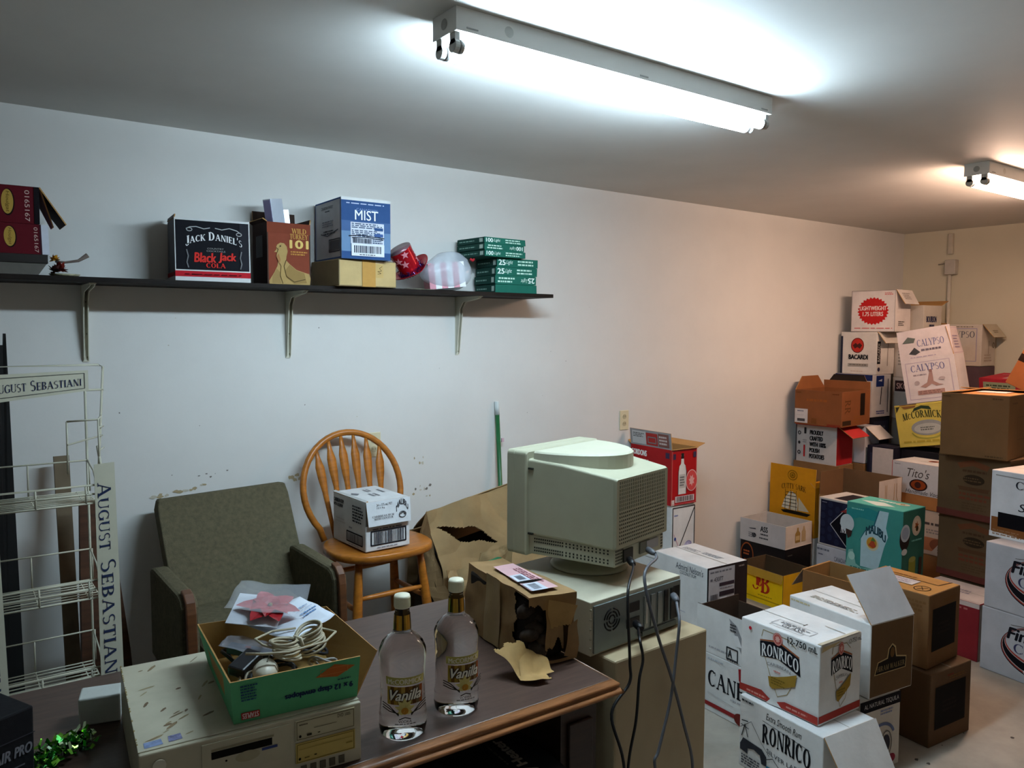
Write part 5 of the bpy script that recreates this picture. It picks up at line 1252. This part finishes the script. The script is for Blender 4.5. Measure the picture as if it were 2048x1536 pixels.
# torn tongue hanging forward
m = MB()
patch(m, [(-.02, .02, .055), (.05, -.015, .028), (.03, -.1, .008), (-.07, -.06, .012)], pin, 22, lambda u, v: not (u > .85+.05*math.sin(v*20) and v > .75), .022)
patch(m, [(-.07, -.06, .012), (.0, -.02, .012), (-.01, .03, .085), (-.085, .04, .075)], pin, 22, lambda u, v: v < .86+.06*math.sin(u*17), .022)
m.build('torn_tongue', t)
m = MB()
patch(m, [(.06, -.012, .09), (.13, -.014, .07), (.14, -.03, .165), (.05, -.02, .185)], pin, 20, lambda u, v: v > .25*u+.1, .012)
m.build('torn_flap', t)
m = MB()
patch(m, [(.11, -.01, .02), (.15, -.01, .004), (.155, -.02, .12), (.12, -.02, .1)], pk, 6, None, .01)
m.build('torn_flap', t)
m = MB(); q = [(LS+.05, .28, PH+.001), (LS+.025, .03, PH+.003), (PW-.035, .03, PH+.001), (PW-.03, .28, PH+.001)]
m.add([Vector(p)+Vector((0, 0, .004)) for p in q], [(0, 1, 2, 3)], M('#c49a9a', rough=.6, var=.06))
draw(m, [Vector(p)+Vector((0, 0, .004)) for p in q], [('x', .2, .55, .8, .9, '#7d4f55', 3), ('r', .42, .02, .66, .55, '#b9bcc4'), ('b', .46, .15, .62, .45, '#55555c'), ('r', .76, .02, 1.02, .6, '#b9bcc4'), ('b', .8, .15, .98, .45, '#77777c'), ('p', [(.68, -.05), (.72, -.05), (.74, .5), (.71, 1.05), (.68, .6)], '#120d0a')])
m.build('pink_label', t)
m = MB(); patch(m, [(LS-.002, .25, 0), (LS-.002, .16, 0), (LS-.001, .15, PH+.002), (LS+.012, .25, PH+.001)], M('#9b8158', rough=.35, var=.08), 8, None, .004); m.build('tape', t)
tag(t, 'brown paper parcel torn open at its near end with pink label on top', 'parcel')
t = carton('small green printed packet behind the torn parcel', (1.46, 2.1, DT+.0005), 20, .07, .02, .15, {'*': '#2f7a4f'}, {'R': [('x', .1, .7, .9, .95, '#b9d0c0', 3)], 'noseam': []}, jit=.001)

# ------------------------------------------------------------------ filing cabinet
cab = M('#a39273', rough=.5, var=.04, scale=8)
t = empty('filing_cabinet', (1.5, 1.546, 0), (0, 0, R(1.3)))
MB().box((0, 0, .02), (.401, .6, .735), cab).build('body', t, bevel=.006)
MB().box((.01, .01, 0), (.391, .59, .0195), M('#3a3428')).build('plinth', t)
for k in range(2):
    d = MB(); d.box((.012, .6005, .05+k*.34), (.389, .612, .37+k*.34), cab); o = d.build('drawer', t, bevel=.004)
    h = MB(); h.box((.15, .612, .28+k*.34), (.25, .628, .3+k*.34), M('#8d8d88', metal=.7)); h.build('handle', o)
tag(t, 'beige metal filing cabinet at the right end of the desk', 'cabinet')

# ------------------------------------------------------------------ right computer case
PZ = .7362
t = empty('desktop_computer', (1.462, 1.602, PZ), (0, 0, R(3.6)))
W_, D2, H2 = .40, .42, .157
b = MB(); b.box((0, 0.006, 0), (W_, D2, H2), beige)
for i in range(5): b.box((-.0008, .003, .02+.028*i), (.004, .012, .026+.028*i), M('#8d866f'))
b.build('cover', t, bevel=.004)
steel = M('#77807f', rough=.4, metal=.45, var=.05, scale=10)
b = MB(); b.box((.01, .0, .008), (W_-.006, .0058, H2-.012), steel)
o = b.build('rear_panel', t)
m = MB(); blk = M('#0f0f10', var=0)
cx, cz = .082, .092
for rr in (.012, .022, .032):
    for q in range(4):
        a0, a1 = q*90+8, q*90+82
        pts = []
        for i in range(9):
            a = R(a0+(a1-a0)*i/8); pts.append((cx+rr*math.cos(a), -.0006, cz+rr*math.sin(a)))
        m.tube(pts, .0024, blk, 4)
m.build('fan_grille', o)
m = MB()
for zz in (.108, .062): m.box((.145, -.002, zz-.014), (.2, -.0002, zz+.014), M('#1a1a1b', rough=.4))
m.build('power_socket', o)
m = MB()
for k in range(5): m.box((.222+k*.031, -.003, .03), (.24+k*.031, -.0002, .128), M('#8d9492' if k < 3 else '#1a1c1c', rough=.35, metal=.5 if k < 3 else 0))
m.build('slot_cover', o)
m = MB(); m.box((.226, -.005, .045), (.234, -.003, .11), M('#b9b9b4', metal=.6)); m.box((.36, -.0015, .03), (.388, -.0002, .13), blk); m.build('port', o)
m = MB(); m.tube([(.2, -.008, .018), (.2, 0, .018)], .006, M('#2b2d2d'), 8); m.box((.21, -.006, .01), (.37, -.0002, .024), M('#5d6564', metal=.4)); m.build('lower_ledge', o)
tag(t, 'beige computer case with grey rear panel under the monitor', 'computer')

# ------------------------------------------------------------------ monitor
t = empty('crt_monitor', (1.748, 1.688, PZ+H2+.0008), (0, 0, .2286))
mon = M('#a19f88', rough=.5, var=.03, scale=10)
mon2 = M('#aeac97', rough=.5, var=.03, scale=10)
rw, bw, D3, th = .305/2, .402/2, .387, .082
def rect(y, hw, z0, z1, r=.012, n=4):
    pts = []
    for cx_, cz_, a0 in ((hw-r, z1-r, 0), (-hw+r, z1-r, 90), (-hw+r, z0+r, 180), (hw-r, z0+r, 270)):
        for i in range(n+1):
            a = R(a0+90*i/n); pts.append((cx_+r*math.cos(a), y, cz_+r*math.sin(a)))
    return pts
m = MB(); m.loft([rect(D3-th, bw-.004, .055, .381), rect(D3-th+.004, bw, .051, .385), rect(D3-.035, bw, .051, .385), rect(D3-.034, bw-.0015, .0525, .3835), rect(D3-.032, bw, .051, .385), rect(D3-.006, bw, .051, .385), rect(D3, bw-.006, .057, .379)], mon); o = m.build('front_bezel', t)
m = MB(); m.loft([rect(D3+.0005, bw-.035, .09, .355), rect(D3+.004, bw-.05, .105, .34)], M('#1b201f', rough=.1), True); m.build('screen', o)
m = MB()   # rear housing: upper block and stepped lower vent block
m.loft([rect(D3-th-.0005, bw-.012, .118, .36, .008), rect(.19, bw-.03, .116, .352, .008), rect(.01, rw, .112, .328, .006), rect(0, rw-.004, .116, .324, .006)], mon)
hs = m.build('rear_housing', t)
m = MB()
m.loft([rect(D3-th-.0005, bw-.02, .056, .1175, .004), rect(.19, bw-.036, .056, .1165, .004), rect(.012, rw-.01, .058, .112, .004), rect(.009, rw-.012, .06, .11, .004)], mon2)
lv = m.build('lower_vent_block', t)
# curved hump on top
m = MB(); prof_ = []
pts = []
n = 22
for i in range(n+1):
    a = math.pi*i/n
    pts.append(((bw-.024)*math.cos(a), D3-th-.012 - .235*math.sin(a)**1.15))
low = [(x, y, .345 if y > .15 else .335) for x, y in pts]
mid = [(x*.995, y, .3785-.0*(D3-y)) for x, y in pts]
top = [(x*.97, (y-(D3-th))*.97+(D3-th), .3835) for x, y in pts]
m.loft([low, mid, top], mon2, False)
m.build('top_hump', t)
holes = M('#23241e', var=0)
m = MB()   # rear grille dots
for i in range(26):
    for j in range(17):
        x, z_ = -rw+.02+i*.0103, .128+j*.0113
        if j > 8: m.box((x, -.0008, z_), (x+.0028, .0004, z_+.0085), M('#5d5e50', var=0))
        else: m.box((x, -.0008, z_), (x+.0035, .0004, z_+.005), holes)
m.build('vent_holes', hs)
m = MB()
def sidept(u, z_, o=.0007):   # along the left lower block side
    if u < .5: y0, y1, w0, w1, k = D3-th-.012, .19, bw-.021, bw-.036, u*2
    else: y0, y1, w0, w1, k = .19, .014, bw-.036, rw-.01, (u-.5)*2
    return y0+(y1-y0)*k, -(w0+(w1-w0)*k)-o
for i in range(26):
    for j in range(5):
        if j == 2: continue
        u = .03+i*.0365
        y, x = sidept(u, 0); z_ = .066+j*.0095
        m.box((x, y-.005, z_), (x+.0006, y, z_+.005), holes)
m.build('vent_slots', lv)
m = MB()
for i in range(6):
    for j in range(5):
        x = -rw+.014+i*.0075
        m.box((x, .0084, .066+j*.0095), (x+.004, .0094, .066+j*.0095+.005), holes)
m.build('vent_slots', lv)
m = MB()
for i in range(2):
    for j in range(5):
        x = rw-.02-i*.0062
        m.box((x, .0084, .066+j*.0095), (x+.004, .0094, .066+j*.0095+.005), holes)
m.build('vent_slots', lv)
m = MB(); m.box((-.1, .004, .066), (-.048, .0088, .104), holes); m.build('power_inlet', lv)
m = MB(); m.box((-.006, .004, .072), (.05, .0088, .108), M('#6d6e62')); m.box((.03, .002, .078), (.1, .0086, .106), M('#9b9ca0', rough=.3)); m.build('signal_port', lv)
m = MB()
for zz in (.12, .327): m.box((-bw+.008, D3-th-.02, zz), (-bw+.02, D3-th-.002, zz+.006), holes)
m.build('seam_clip', o)
m = MB(); m.lathe([(0, .0), (.125, .0), (.128, .005), (.118, .012), (.07, .02), (.06, .03), (.075, .05), (.1, .054), (0, .0545)], mon, 40, Matrix.Translation((0, .2, 0))); m.build('swivel_base', t)
tag(t, 'big beige tube monitor seen from behind on the right computer case', 'monitor')

# cords hanging in front of the cabinet
def cord(name, pts, r, col, label, plugs=()):
    # smooth the polyline with Catmull-Rom
    P = [Vector(p) for p in pts]; out = []
    for i in range(len(P)-1):
        p0, p1, p2, p3 = P[max(i-1, 0)], P[i], P[i+1], P[min(i+2, len(P)-1)]
        for k in range(8):
            s = k/8
            out.append(.5*((2*p1)+(p2-p0)*s+(2*p0-5*p1+4*p2-p3)*s*s+(3*p1-p0-3*p2+p3)*s**3))
    out.append(P[-1])
    t = empty(name, P[0])
    m = MB(); m.tube([p-P[0] for p in out], r, M(col, rough=.4), 8); m.build('cable', t)
    for (c, d, w) in plugs:
        m = MB(); c = Vector(c)-P[0]; d = Vector(d)
        m.tube([c, c+d*.6, c+d], [w, w, w*.55], M(col, rough=.45), 8); m.build('plug', t)
    return tag(t, label, 'cord')
cord('power_cable', [(1.655, 1.64, .967), (1.625, 1.605, .963), (1.545, 1.545, .93), (1.525, 1.522, .85), (1.53, 1.519, .735), (1.522, 1.512, .68), (1.449, 1.505, .616), (1.452, 1.46, .5), (1.47, 1.46, .3), (1.46, 1.44, .02), (1.3, 1.4, .008)], .0042, '#131314',
     'black power cord hanging from the monitor back and passing left behind the desk', [((1.668, 1.664, .968), (-.022, -.04, -.002), .011)])
cord('power_cable', [(1.622, 1.575, .80), (1.6, 1.555, .798), (1.562, 1.512, .79), (1.562, 1.5, .742), (1.54, 1.492, .691), (1.53, 1.492, .579), (1.51, 1.5, .446), (1.5, 1.5, .2), (1.52, 1.48, .008), (1.7, 1.4, .008)], .0042, '#0f0f10',
     'black power cord hanging from the lower socket of the right computer case', [((1.63, 1.596, .8), (-.016, -.04, 0), .012)])
cord('video_cable', [(1.752, 1.65, .978), (1.738, 1.62, .972), (1.625, 1.56, .95), (1.642, 1.524, .794), (1.698, 1.515, .647), (1.75, 1.512, .497), (1.792, 1.51, .35), (1.76, 1.5, .2), (1.68, 1.5, .22), (1.62, 1.502, .41), (1.637, 1.504, .456), (1.69, 1.51, .59), (1.722, 1.52, .716), (1.738, 1.525, .8), (1.768, 1.56, .83), (1.79, 1.585, .843)], .0046, '#55565a',
     'grey video cable looping down from the monitor and back up to the right computer case', [((1.762, 1.678, .98), (-.012, -.042, -.002), .01), ((1.803, 1.608, .846), (-.02, -.035, -.005), .011)])
# ------------------------------------------------------------------ armchair
olive = M('#57513f', rough=.95, var=.14, scale=60, bump=.5, bscale=260, spec=.1)
armw = M('#57351f', rough=.4, var=.15, scale=30, kind='wood')
t = empty('armchair', (.91, 2.75, 0))
def ax(p): return (p[0]-.91, p[1]-2.75, p[2])
def rbox(P0, P1, m_): pass
m = MB()
rings = []
for z_, y_, hw in ((.60, 2.955, .235), (.64, 2.965, .25), (.8, 3.08, .256), (.96, 3.185, .258), (.995, 3.205, .252), (1.0, 3.215, .245)):
    d = .075 if z_ < .99 else .05
    rings.append([ax(p) for p in ((.925-hw, y_, z_), (.925+hw, y_+.01, z_+.012), (.925+hw, y_+d+.01, z_+.006), (.925-hw, y_+d, z_-.006))])
m.loft(rings, olive); m.build('backrest', t, bevel=.018, seg=3)
m = MB(); m.box(ax((.665, 2.54, .52)), ax((1.11, 3.0, .635)), olive); m.build('seat_cushion', t, bevel=.03, seg=3)
for x0, x1 in ((.6, .658), (1.118, 1.172)):
    m = MB()
    pf = [(3.03, .47), (3.03, .79), (2.99, .8), (2.64, .8), (2.61, .79), (2.59, .765), (2.575, .47)]
    m.prism([ax((x0, y, z)) for y, z in pf], (x1-x0, 0, 0), olive)
    o = m.build('arm_panel', t, bevel=.012, seg=2)
    m = MB()
    pf = [(2.64, .815), (2.605, .808), (2.578, .785), (2.568, .75), (2.552, .44), (2.574, .44), (2.59, .755), (2.606, .783), (2.64, .799)]
    m.prism([ax((x0+.013, y, z)) for y, z in pf], (x1-x0-.026, 0, 0), armw)
    m.build('wood_front', o, bevel=.004)
for x, y in ((.61, 2.58), (1.12, 2.58), (.61, 2.98), (1.12, 2.98)):
    MB().box(ax((x, y, 0)), ax((x+.045, y+.045, .475)), armw).build('leg', t, bevel=.004)
m = MB(); m.box(ax((.656, 2.57, .46)), ax((1.12, 2.6, .515)), armw); m.build('front_rail', t, bevel=.004)
tag(t, 'worn olive upholstered armchair with wooden arm fronts against the wall', 'armchair')

# ------------------------------------------------------------------ hoop back bar stool
oak = M('#a5631f', rough=.35, var=.16, scale=22, kind='wood', spec=.45)
t = empty('bar_stool', (1.485, 2.982, 0))
m = MB()
pts = []
for i in range(40):
    a = 2*math.pi*i/40; c, s = math.cos(a), math.sin(a)
    x = .225*math.copysign(abs(c)**.75, c); y = .2*math.copysign(abs(s)**.75, s)
    if s > 0: x *= 1-.14*s
    pts.append((x, y))
m.loft([[(x*.9, y*.9, .722) for x, y in pts], [(x, y, .732) for x, y in pts], [(x, y, .754) for x, y in pts], [(x*.97, y*.97, .7595) for x, y in pts], [(x*.6, y*.6, .7545) for x, y in pts]], oak, True)
m.build('seat', t)
hoop = []
for i in range(33):
    k = i/32
    a = math.pi*(1.22-1.44*k)
    x = .232*math.cos(a); zz = .24*math.sin(a)
    z_ = .955+zz
    hoop.append((x, .165+.13*(z_-.75)/.45, z_))
hoop = [(-.165, .165, .752)] + hoop + [(.165, .165, .752)]
m = MB(); m.tube(hoop, .0145, oak, 10); m.build('hoop', t)
for k in range(6):
    x0 = -.115+k*.046; x1 = x0*1.32
    ztop = .955+.24*math.sqrt(max(.05, 1-(x1/.232)**2))-.008
    prof_ = [(0, .008), (.25, .0095), (.52, .012), (.68, .019), (.8, .02), (.9, .011), (1, .006)]
    rings = []
    for s, w in prof_:
        z_ = .755+(ztop-.755)*s; x = x0+(x1-x0)*s; y = .165+.13*(z_-.75)/.45
        tk = .0055
        rings.append([(x-w, y-tk*.4, z_), (x, y-tk, z_), (x+w, y-tk*.4, z_), (x+w, y+tk*.4, z_), (x, y+tk, z_), (x-w, y+tk*.4, z_)])
    m = MB(); m.loft(rings, oak, True); m.build('spindle', t)
legs = []
for sx, sy in ((-1, -1), (1, -1), (-1, 1), (1, 1)):
    a, b = Vector((sx*.14, sy*.12, .724)), Vector((sx*.205, sy*.2, 0))
    legs.append((a, b))
    m = MB(); m.tube([a.lerp(b, s) for s in (0, .1, .3, .55, .8, 1)], [.014, .017, .0205, .02, .017, .014], oak, 12); m.build('leg', t)
def rung(i, j, z_):
    pa = legs[i][0].lerp(legs[i][1], (.724-z_)/.724); pb = legs[j][0].lerp(legs[j][1], (.724-z_)/.724)
    m = MB(); m.tube([pa.lerp(pb, s) for s in (0, .2, .5, .8, 1)], [.008, .0105, .0125, .0105, .008], oak, 10); m.build('stretcher', t)
rung(0, 1, .575); rung(2, 3, .62); rung(0, 2, .53); rung(1, 3, .53); rung(0, 1, .25); rung(2, 3, .28); rung(0, 2, .2); rung(1, 3, .2)
tag(t, 'honey oak bar stool with hooped spindle back, holding a white carton', 'stool')
carton('white carton with barcodes and half open lid, sitting on the oak bar stool', (1.37, 2.848, .7605), 2.6, .205, .288, .205, {'*': '#cfd0d0', 'L': '#c3c2be'},
       {'L': [('t', 'CARIBBEAN RUM', .03, .82, .34, .9, '#2a2a2e', {'b': .02}), ('t', 'WITH LIQUEUR', .03, .72, .32, .8, '#2a2a2e', {'b': .02}), ('x', .62, .52, .95, .88, '#2a2a2e', 6), ('x', .1, .4, .4, .52, '#b9b4ae', 2), ('x', .52, .36, .62, .42, '#77777a', 1), ('box', .45, .1, .92, .3, .006, '#1f1f24'), ('b', .48, .12, .9, .28, '#4a4a50'), ('x', .5, .04, .9, .07, '#8d8d92', 1)],
        'R': [('r', 0, .52, 1, 1, '#5c554c'), ('box', .12, .12, .9, .4, .006, '#1f1f24'), ('b', .18, .14, .85, .38, '#3a3a40'), ('x', .25, .04, .8, .08, '#8d8d92', 1), ('x', .15, .42, .85, .46, '#55555c', 1), ('l', [(.5, .52), (.5, .8)], .004, '#1f1a14')],
        'T': [('p', [(.3, .2), (.42, .3), (.5, .2), (.4, .12)], '#77777c'), ('x', .2, .5, .4, .65, '#77777c', 2), ('x', .5, .4, .7, .6, '#77777c', 2), ('x', .3, .75, .6, .85, '#77777c', 1)], 'noseam': []},
       flaps=[('R', 262, .1, {'oc': '#d3d6d8', 'ic': '#d3d6d8', 'side': 'i', 'inset': .004, 'art': [('t', '24 x 375 mL PET', .22, .78, .58, .88, '#3a3a3e'), ('t', '10.5 Kg', .22, .66, .4, .75, '#3a3a3e'), ('t', 'CARIBBEAN RUM', .1, .34, .6, .42, '#3a3a3e', {'f': 's'}), ('t', 'WITH LIQUEUR', .14, .24, .58, .32, '#3a3a3e', {'f': 's'}), ('t', 'MALIBU', .66, .44, .94, .68, '#3a3a3e', {'b': .01, 'arc': 1.2}), ('o', .8, .32, .08, .12, .003, '#3a3a3e'), ('l', [(.74, .34), (.82, .42), (.86, .3)], .004, '#3a3a3e')]}),
              ('L', 24, .012)])

# ------------------------------------------------------------------ broom pole
t = empty('broom_handle', (2.36, 3.24, 0))
m = MB(); m.tube([(0, 0, .0), (-.006, .085, 1.215)], .0115, M('#1f5a32', rough=.35), 12); m.build('pole', t)
m = MB(); m.tube([(-.006, .085, 1.2155), (-.0066, .0905, 1.285)], .0125, M('#c3c9c6', rough=.4), 12); m.build('grip_cap', t)
m = MB(); m.box((.006, .06, 1.075), (.02, .068, 1.095), M('#c9a9b4')); m.build('sticker', t)
tag(t, 'slim green pole with white end cap leaning on the wall behind the monitor', 'pole')

# ------------------------------------------------------------------ crumpled brown carton behind the desk
t = empty('crumpled_carton', (1.9, 2.9, 0))
def cx3(p): return Vector((p[0]-1.9, p[1]-2.9, p[2]))
kb = M('#866e4a', rough=.8, var=.1, scale=6, bump=.25, bscale=14)
kb2 = M('#7a6140', rough=.8, var=.1, scale=6)
def bent(mb, P, mm, seg, amp, s=5, keep=None):
    P = [cx3(p) for p in P]
    for i in range(seg):
        for j in range(seg):
            def at(u, v):
                p = P[0]*(1-u)*(1-v)+P[1]*u*(1-v)+P[2]*u*v+P[3]*(1-u)*v
                q = p*s*.9
                rg_ = abs(_n.noise(q))+.5*abs(_n.noise(q*2.1+Vector((3, 1, 0))))
                return wob(p, amp*.5, s)+Vector((0, -1, .6))*amp*1.6*rg_
            if keep and not keep((i+.5)/seg, (j+.5)/seg): continue
            mb.add([at(i/seg, j/seg), at((i+1)/seg, j/seg), at((i+1)/seg, (j+1)/seg), at(i/seg, (j+1)/seg)], [(0, 1, 2, 3)], mm)
tear = lambda u, v: not (abs((v-.84+.62*u)-.02*math.sin(u*20)) < .075*math.sin(math.pi*min(1, max(0, (u-.06)/.5))) and .06 < u < .56)
m = MB()
bent(m, [(1.73, 2.82, .44), (2.32, 2.78, .52), (2.33, 3.08, .92), (1.745, 3.02, .84)], kb, 90, .02, 4, tear)
bent(m, [(1.745, 3.02, .84), (2.33, 3.08, .92), (2.3, 3.22, .78), (1.78, 3.2, .72)], kb, 12, .015)
bent(m, [(1.7, 2.9, .46), (1.74, 2.82, .44), (1.745, 3.02, .84), (1.71, 3.03, .72)], kb2, 12, .03, 6)
o = m.build('front_sheet', t)
so = o.modifiers.new('Solidify', 'SOLIDIFY'); so.thickness = .004
wd = o.modifiers.new('Weld', 'WELD'); wd.merge_threshold = .0005
o.modifiers.move(1, 0)
m = MB()
bent(m, [(1.72, 2.83, .0), (2.32, 2.81, .0), (2.32, 2.81, .5), (1.72, 2.83, .43)], M('#1b1714', rough=.9), 4, .004)  # near-black lower sides paint in the shade of the cavity below
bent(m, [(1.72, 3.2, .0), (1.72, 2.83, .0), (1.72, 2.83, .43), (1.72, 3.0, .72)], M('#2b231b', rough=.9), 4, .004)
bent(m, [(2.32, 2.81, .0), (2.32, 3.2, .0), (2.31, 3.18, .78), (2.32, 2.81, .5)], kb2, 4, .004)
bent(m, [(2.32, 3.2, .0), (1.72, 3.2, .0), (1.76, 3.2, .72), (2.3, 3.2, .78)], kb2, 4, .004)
bent(m, [(1.76, 2.9, .4), (2.28, 2.88, .46), (2.28, 3.1, .72), (1.78, 3.05, .66)], M('#0f0d0b', rough=.9), 3, .004)  # near-black sheet stands in for the shade behind the tear
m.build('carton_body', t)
m = MB()
bent(m, [(1.84, 2.76, .46), (2.06, 2.74, .5), (2.05, 2.82, .69), (1.9, 2.83, .67)], kb, 24, .035, 9)
o = m.build('torn_flap', t); so = o.modifiers.new('Solidify', 'SOLIDIFY'); so.thickness = .003
m = MB()
bent(m, [(1.73, 2.79, .43), (1.8, 2.78, .44), (1.86, 2.82, .6), (1.74, 2.85, .62)], kb, 24, .04, 9)
o = m.build('torn_flap', t); so = o.modifiers.new('Solidify', 'SOLIDIFY'); so.thickness = .003
tag(t, 'large crumpled brown cardboard carton with black tear behind the desk', 'box')

# ------------------------------------------------------------------ wire display rack
wire = M('#b9b6a2', rough=.4, var=.04)
t = empty('wire_rack', (.25, 2.75, 0))
def wx(p): return (p[0]-.25, p[1]-2.75, p[2])
XL, XR = .09, .40
YF, YB = 2.62, 2.85
def rod(name, pts, r=.0032, parent=t):
    m = MB()
    for p in pts: m.tube([wx(q) for q in p], r, wire, 6)
    return m.build(name, parent)
# back frame, right and left
rod('back_frame', [[(XR+.035, YB, .05), (XR+.02, YB, 1.2), (XR+.042, YB, 1.535), (XR+.028, YB, 1.541), (XL, YB, 1.541), (XL, YB, .05)], [(XR+.042, YB, 1.46), (XL, YB, 1.46)], [(XR-.014, YB, .05), (XR-.012, YB, 1.47)]], .0038)
for x in (XL, XR-.008):
    rod('front_post', [[(x+.015, YF-.02, .0), (x, YF, 1.25), (x, YF+.05, 1.3)]], .004)
    rod('side_bracket', [[(x-.08 if x > .2 else x, YF+.05, 1.38), (x, YF+.02, 1.385), (x+.04, YB, 1.375)], [(x-.08 if x > .2 else x, YF+.05, 1.38), (x-.08 if x > .2 else x, YF+.06, 1.22)], [(x, YF+.02, 1.385), (x, YF+.02, 1.22)], [(x, YF+.02, 1.36), (x+.045, YB, 1.34)], [(x, YF+.02, 1.29), (x+.045, YB, 1.27)], [(x-.08 if x > .2 else x, YF+.05, 1.31), (x+.042, YB, 1.31)]], .0028)
for zb in (1.135, .845, .575, .3):
    fl_ = []
    for k in range(9):
        y = YF+.005+k*(YB-YF-.03)/8
        fl_.append([(XL, y, zb), (XR-.02, y, zb)])
    for x in (XL, XR-.02, XL+.13, XL+.26): fl_.append([(x, YF, zb-.001), (x, YB-.02, zb-.001)])
    rod('shelf', fl_, .0022)
    rod('front_rail', [[(XL, YF, zb), (XL, YF, zb+.055), (XR-.02, YF, zb+.055), (XR-.02, YF, zb), (XL, YF, zb)], [(XL+.13, YF, zb), (XL+.13, YF, zb+.055)], [(XL+.26, YF, zb), (XL+.26, YF, zb+.055)], [(XL, YF, zb+.028), (XR-.02, YF, zb+.028)]], .003)
    rod('back_rail', [[(XL, YB-.02, zb+.1), (XR-.015, YB-.02, zb+.1)], [(XL+.13, YB-.02, zb), (XL+.13, YB-.02, zb+.1)], [(XL+.3, YB-.02, zb), (XL+.3, YB-.02, zb+.1)], [(XR-.02, YF, zb+.055), (XR-.02, YF+.06, zb+.09), (XR-.015, YB-.02, zb+.1)]], .0026)
ivory = M('#c6c3ae', rough=.5, var=.03)
NAVY = '#2a3350'
m = MB()
P = [wx((.112, 2.70, 1.440)), wx((.379, 2.71, 1.468)), wx((.379, 2.71, 1.531)), wx((.112, 2.70, 1.523))]
m.prism(P, (0, .004, 0), ivory)
draw(m, P, [('box', .02, .14, .96, .86, .0022, '#4a4a48'), ('t', 'August', .05, .3, .385, .7, NAVY, {'f': 's'}), ('t', 'Sebastiani', .43, .28, .93, .7, NAVY, {'f': 's'})], off0=.0006)
o = m.build('header_sign', t)
def side_sign(P, art):
    m = MB(); m.prism([wx(p) for p in P], (0, .004, 0), ivory)
    draw(m, [wx(p) for p in P], art, off0=.0006)
    return m.build('side_sign', t)
side_sign([(.371, YF-.026, .0), (.441, YF-.026, .0), (.428, YF-.006, 1.255), (.373, YF-.006, 1.252)], [('t', 'August', .12, .79, .78, .955, NAVY, {'f': 's', 'rot': 270}), ('t', 'Sebastiani', .16, .47, .86, .765, NAVY, {'f': 's', 'rot': 270})])
side_sign([(.08, YF-.026, .0), (.148, YF-.026, .0), (.128, YF-.006, 1.05), (.075, YF-.006, 1.05)], [('t', 'August', .2, .86, .8, .99, NAVY, {'f': 's', 'rot': 270}), ('t', 'Sebastiani', .2, .53, .82, .83, NAVY, {'f': 's', 'rot': 270})])
tag(t, 'white wire display rack with ivory name boards standing behind the desk at left', 'rack')
# things behind the rack
m = MB(); m.prism([(-.03, 0, 0), (.03, 0, 0), (.018, .1, 1.64), (.01, .1, 1.64), (.008, .1, 1.6), (-.002, .1, 1.6), (-.004, .1, 1.645), (-.03, .1, 1.645)], (0, .02, 0), M('#101010', rough=.5))
tag(m.build('black_plank', None, (.185, 3.13, 0)), 'long black board leaning on the wall behind the wire rack', 'board')
m = MB(); m.prism([(-.05, 0, 0), (.145, -.0, 0), (.12, .06, .5), (.09, .1, .83), (.036, .12, 1.03), (.022, .122, 1.06), (.0, .124, 1.068), (-.012, .122, 1.06), (-.02, .12, 1.03), (-.03, .1, .7)], (0, .025, 0), M('#4a2f20', rough=.5, var=.2, kind='wood', scale=20))
tag(m.build('wooden_plank', None, (.415, 3.0, 0)), 'dark brown wooden plank with rounded top leaning behind the wire rack', 'panel')
m = MB(); m.box((0, 0, 0), (.05, .012, 1.2), M('#6b5d49', rough=.8, var=.1))
tag(m.build('cardboard_strip', None, (.345, 3.14, 0), (R(-6), 0, R(4))), 'narrow tan cardboard strip standing behind the wire rack', 'cardboard')

# ------------------------------------------------------------------ camera
cd = bpy.data.cameras.new('camera')
cam = bpy.data.objects.new('camera', cd); COL.objects.link(cam)
cd.sensor_fit = 'HORIZONTAL'; cd.sensor_width = 36; cd.lens = 1570.5/2048*36
cd.clip_start = .02; cd.clip_end = 60
yaw, pitch, roll = .9361, -.0693, .0035
f = Vector((math.cos(yaw)*math.cos(pitch), math.sin(yaw)*math.cos(pitch), math.sin(pitch)))
r0 = Vector((math.sin(yaw), -math.cos(yaw), 0)); u0 = r0.cross(f)
r_ = r0*math.cos(roll)+u0*math.sin(roll); u_ = -r0*math.sin(roll)+u0*math.cos(roll)
mt = Matrix((r_, u_, -f)).transposed().to_4x4(); mt.translation = (0, 0, 1.66)
cam.matrix_world = mt
SC.camera = cam
w = bpy.data.worlds.new('world'); SC.world = w; w.use_nodes = True
w.node_tree.nodes['Background'].inputs[0].default_value = (0, 0, 0, 1)
vs = SC.view_settings
vs.view_transform = 'Standard'; vs.look = 'None'; vs.gamma = 1; vs.use_curve_mapping = False; vs.exposure = 0.0
SC.cycles.max_bounces = 10; SC.cycles.diffuse_bounces = 5; SC.cycles.transmission_bounces = 10; SC.cycles.transparent_max_bounces = 12
SC.cycles.sample_clamp_indirect = 6
SC.cycles.use_denoising = True
